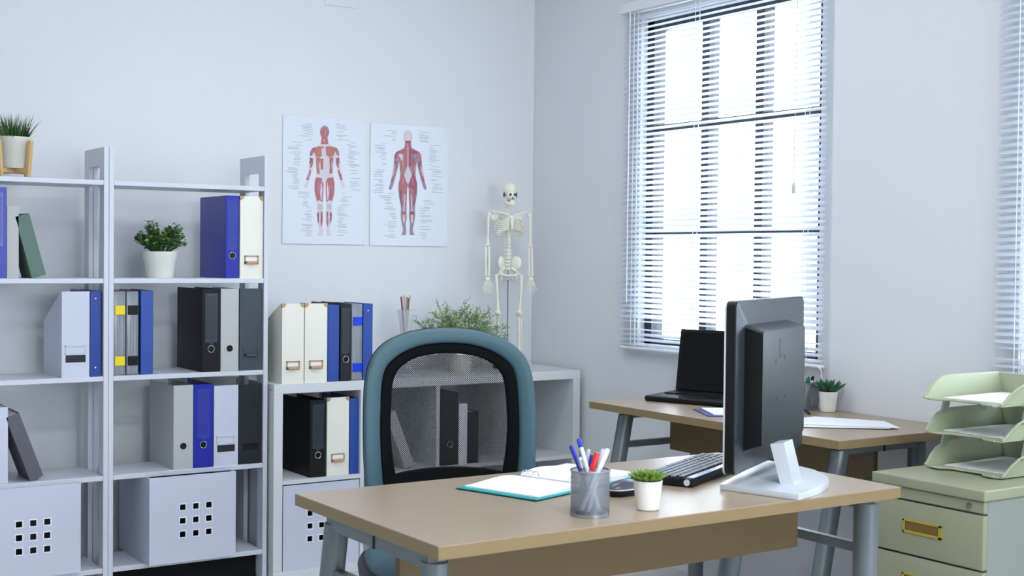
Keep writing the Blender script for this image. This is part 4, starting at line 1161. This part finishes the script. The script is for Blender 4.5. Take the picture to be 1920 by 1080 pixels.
def tray(z, label, paper=True, x0=-.468, y0=-2.968, y1=-2.70, dz=.010):
    t = thing('letter_tray', label, 'letter tray', (x0, (y0+y1)/2, z))
    Ld = .345; w2 = (y1-y0)/2; H = .062; th = .003; nose = .005
    g = G()
    # floor with front lip (scooped in the middle)
    fl = [(0, -w2), (-.012, -w2+.0), (-.016, -w2*.75), (.012, -w2*.45), (.012, w2*.45), (-.016, w2*.75), (-.012, w2), (Ld, w2), (Ld, -w2)]
    fl = [(0, -w2), (-.010, -w2*.85), (-.010, -w2*.6), (.014, -w2*.42), (.014, w2*.42), (-.010, w2*.6), (-.010, w2*.85), (0, w2), (Ld, w2), (Ld, -w2)]
    g.prism(fl, 0, th, 'z'); g.build('tray_floor', M_tray, t)
    prof = [(-.004, 0), (Ld, 0), (Ld, H), (.12, H), (.085, H*.96), (.055, H*.80), (.028, H*.52), (.008, H*.22), (-.006, th+.002)]
    for s in (-1, 1):
        g = G()
        # side wall flares outward
        vs0 = [g.v((x, s*(w2+zz*.18), zz)) for x, zz in prof]; vs1 = [g.v((x, s*(w2+zz*.18-.003), zz)) for x, zz in prof]; n = len(prof)
        g.f(vs0); g.f(vs1[::-1])
        for i in range(n): g.f([vs0[i], vs0[(i+1) % n], vs1[(i+1) % n], vs1[i]])
        # rolled rim
        g.tube([(x, s*(w2+zz*.18+.003), zz) for x, zz in prof[2:]], .0032, 6)
        g.build('side_wall', M_tray, t, smooth=35)
    g = G(); g.box(Ld-.003, Ld, -w2-.008, w2+.008, 0, H, .001); g.build('back_wall', M_tray, t)
    g = G(); g.tube([(-.010, -w2*.86, .003), (-.011, -w2*.6, .003), (.013, -w2*.42, .003), (.013, w2*.42, .003), (-.011, w2*.6, .003), (-.010, w2*.86, .003)], .0034, 6); g.build('front_lip', M_tray, t, smooth=50)
    return t
TZ = (.6835, .782, .878)
TL = ('bottom pale green letter tray resting on the filing cabinet', 'middle pale green letter tray of the stack of three', 'top pale green letter tray of the stack, holding a white sheet')
TX = (-.468, -.470, -.478)
for k in range(3):
    z = TZ[k]
    tray(z, TL[k], x0=TX[k], y0=-2.955, y1=-2.705)
    g = G(); x0 = TX[k]+.045
    g.M = Matrix.Translation((x0+.15, -2.83, 0)) @ Matrix.Rotation(R((3, -2, 5)[k]), 4, 'Z')
    g.box(-.148, .148, -.105, .105, z+.0035, z+.0055)
    tag(g.build('paper_sheet', M_paper), ('white sheet lying in the bottom letter tray', 'white sheet lying in the middle letter tray', 'white sheet lying in the top letter tray')[k], 'paper')
for lvl in (0, 1):
    za, zb_ = TZ[lvl]+.058, TZ[lvl+1]+.001
    for yy, sy in ((-2.955, -1), (-2.705, 1)):
        for xx in (-.375, -.20):
            g = G(); y2 = yy+sy*.010
            v_ = [[g.v((xx+dx+sh, y2+dy, zz)) for dx, dy in ((-.012, -.004), (.012, -.004), (.012, .004), (-.012, .004))] for zz, sh in ((za-.012, -.012), (zb_+.004, .006))]
            for i in range(4): g.f([v_[0][i], v_[0][(i+1) % 4], v_[1][(i+1) % 4], v_[1][i]])
            g.f(v_[0]); g.f(v_[1])
            o = g.build('tray_riser', M_strut)
            tag(o, 'grey green plastic riser between the %s, %s side, %s' % (('bottom and middle trays', 'middle and top trays')[lvl], 'window' if sy > 0 else 'near', 'front' if xx < -.3 else 'rear'), 'riser')
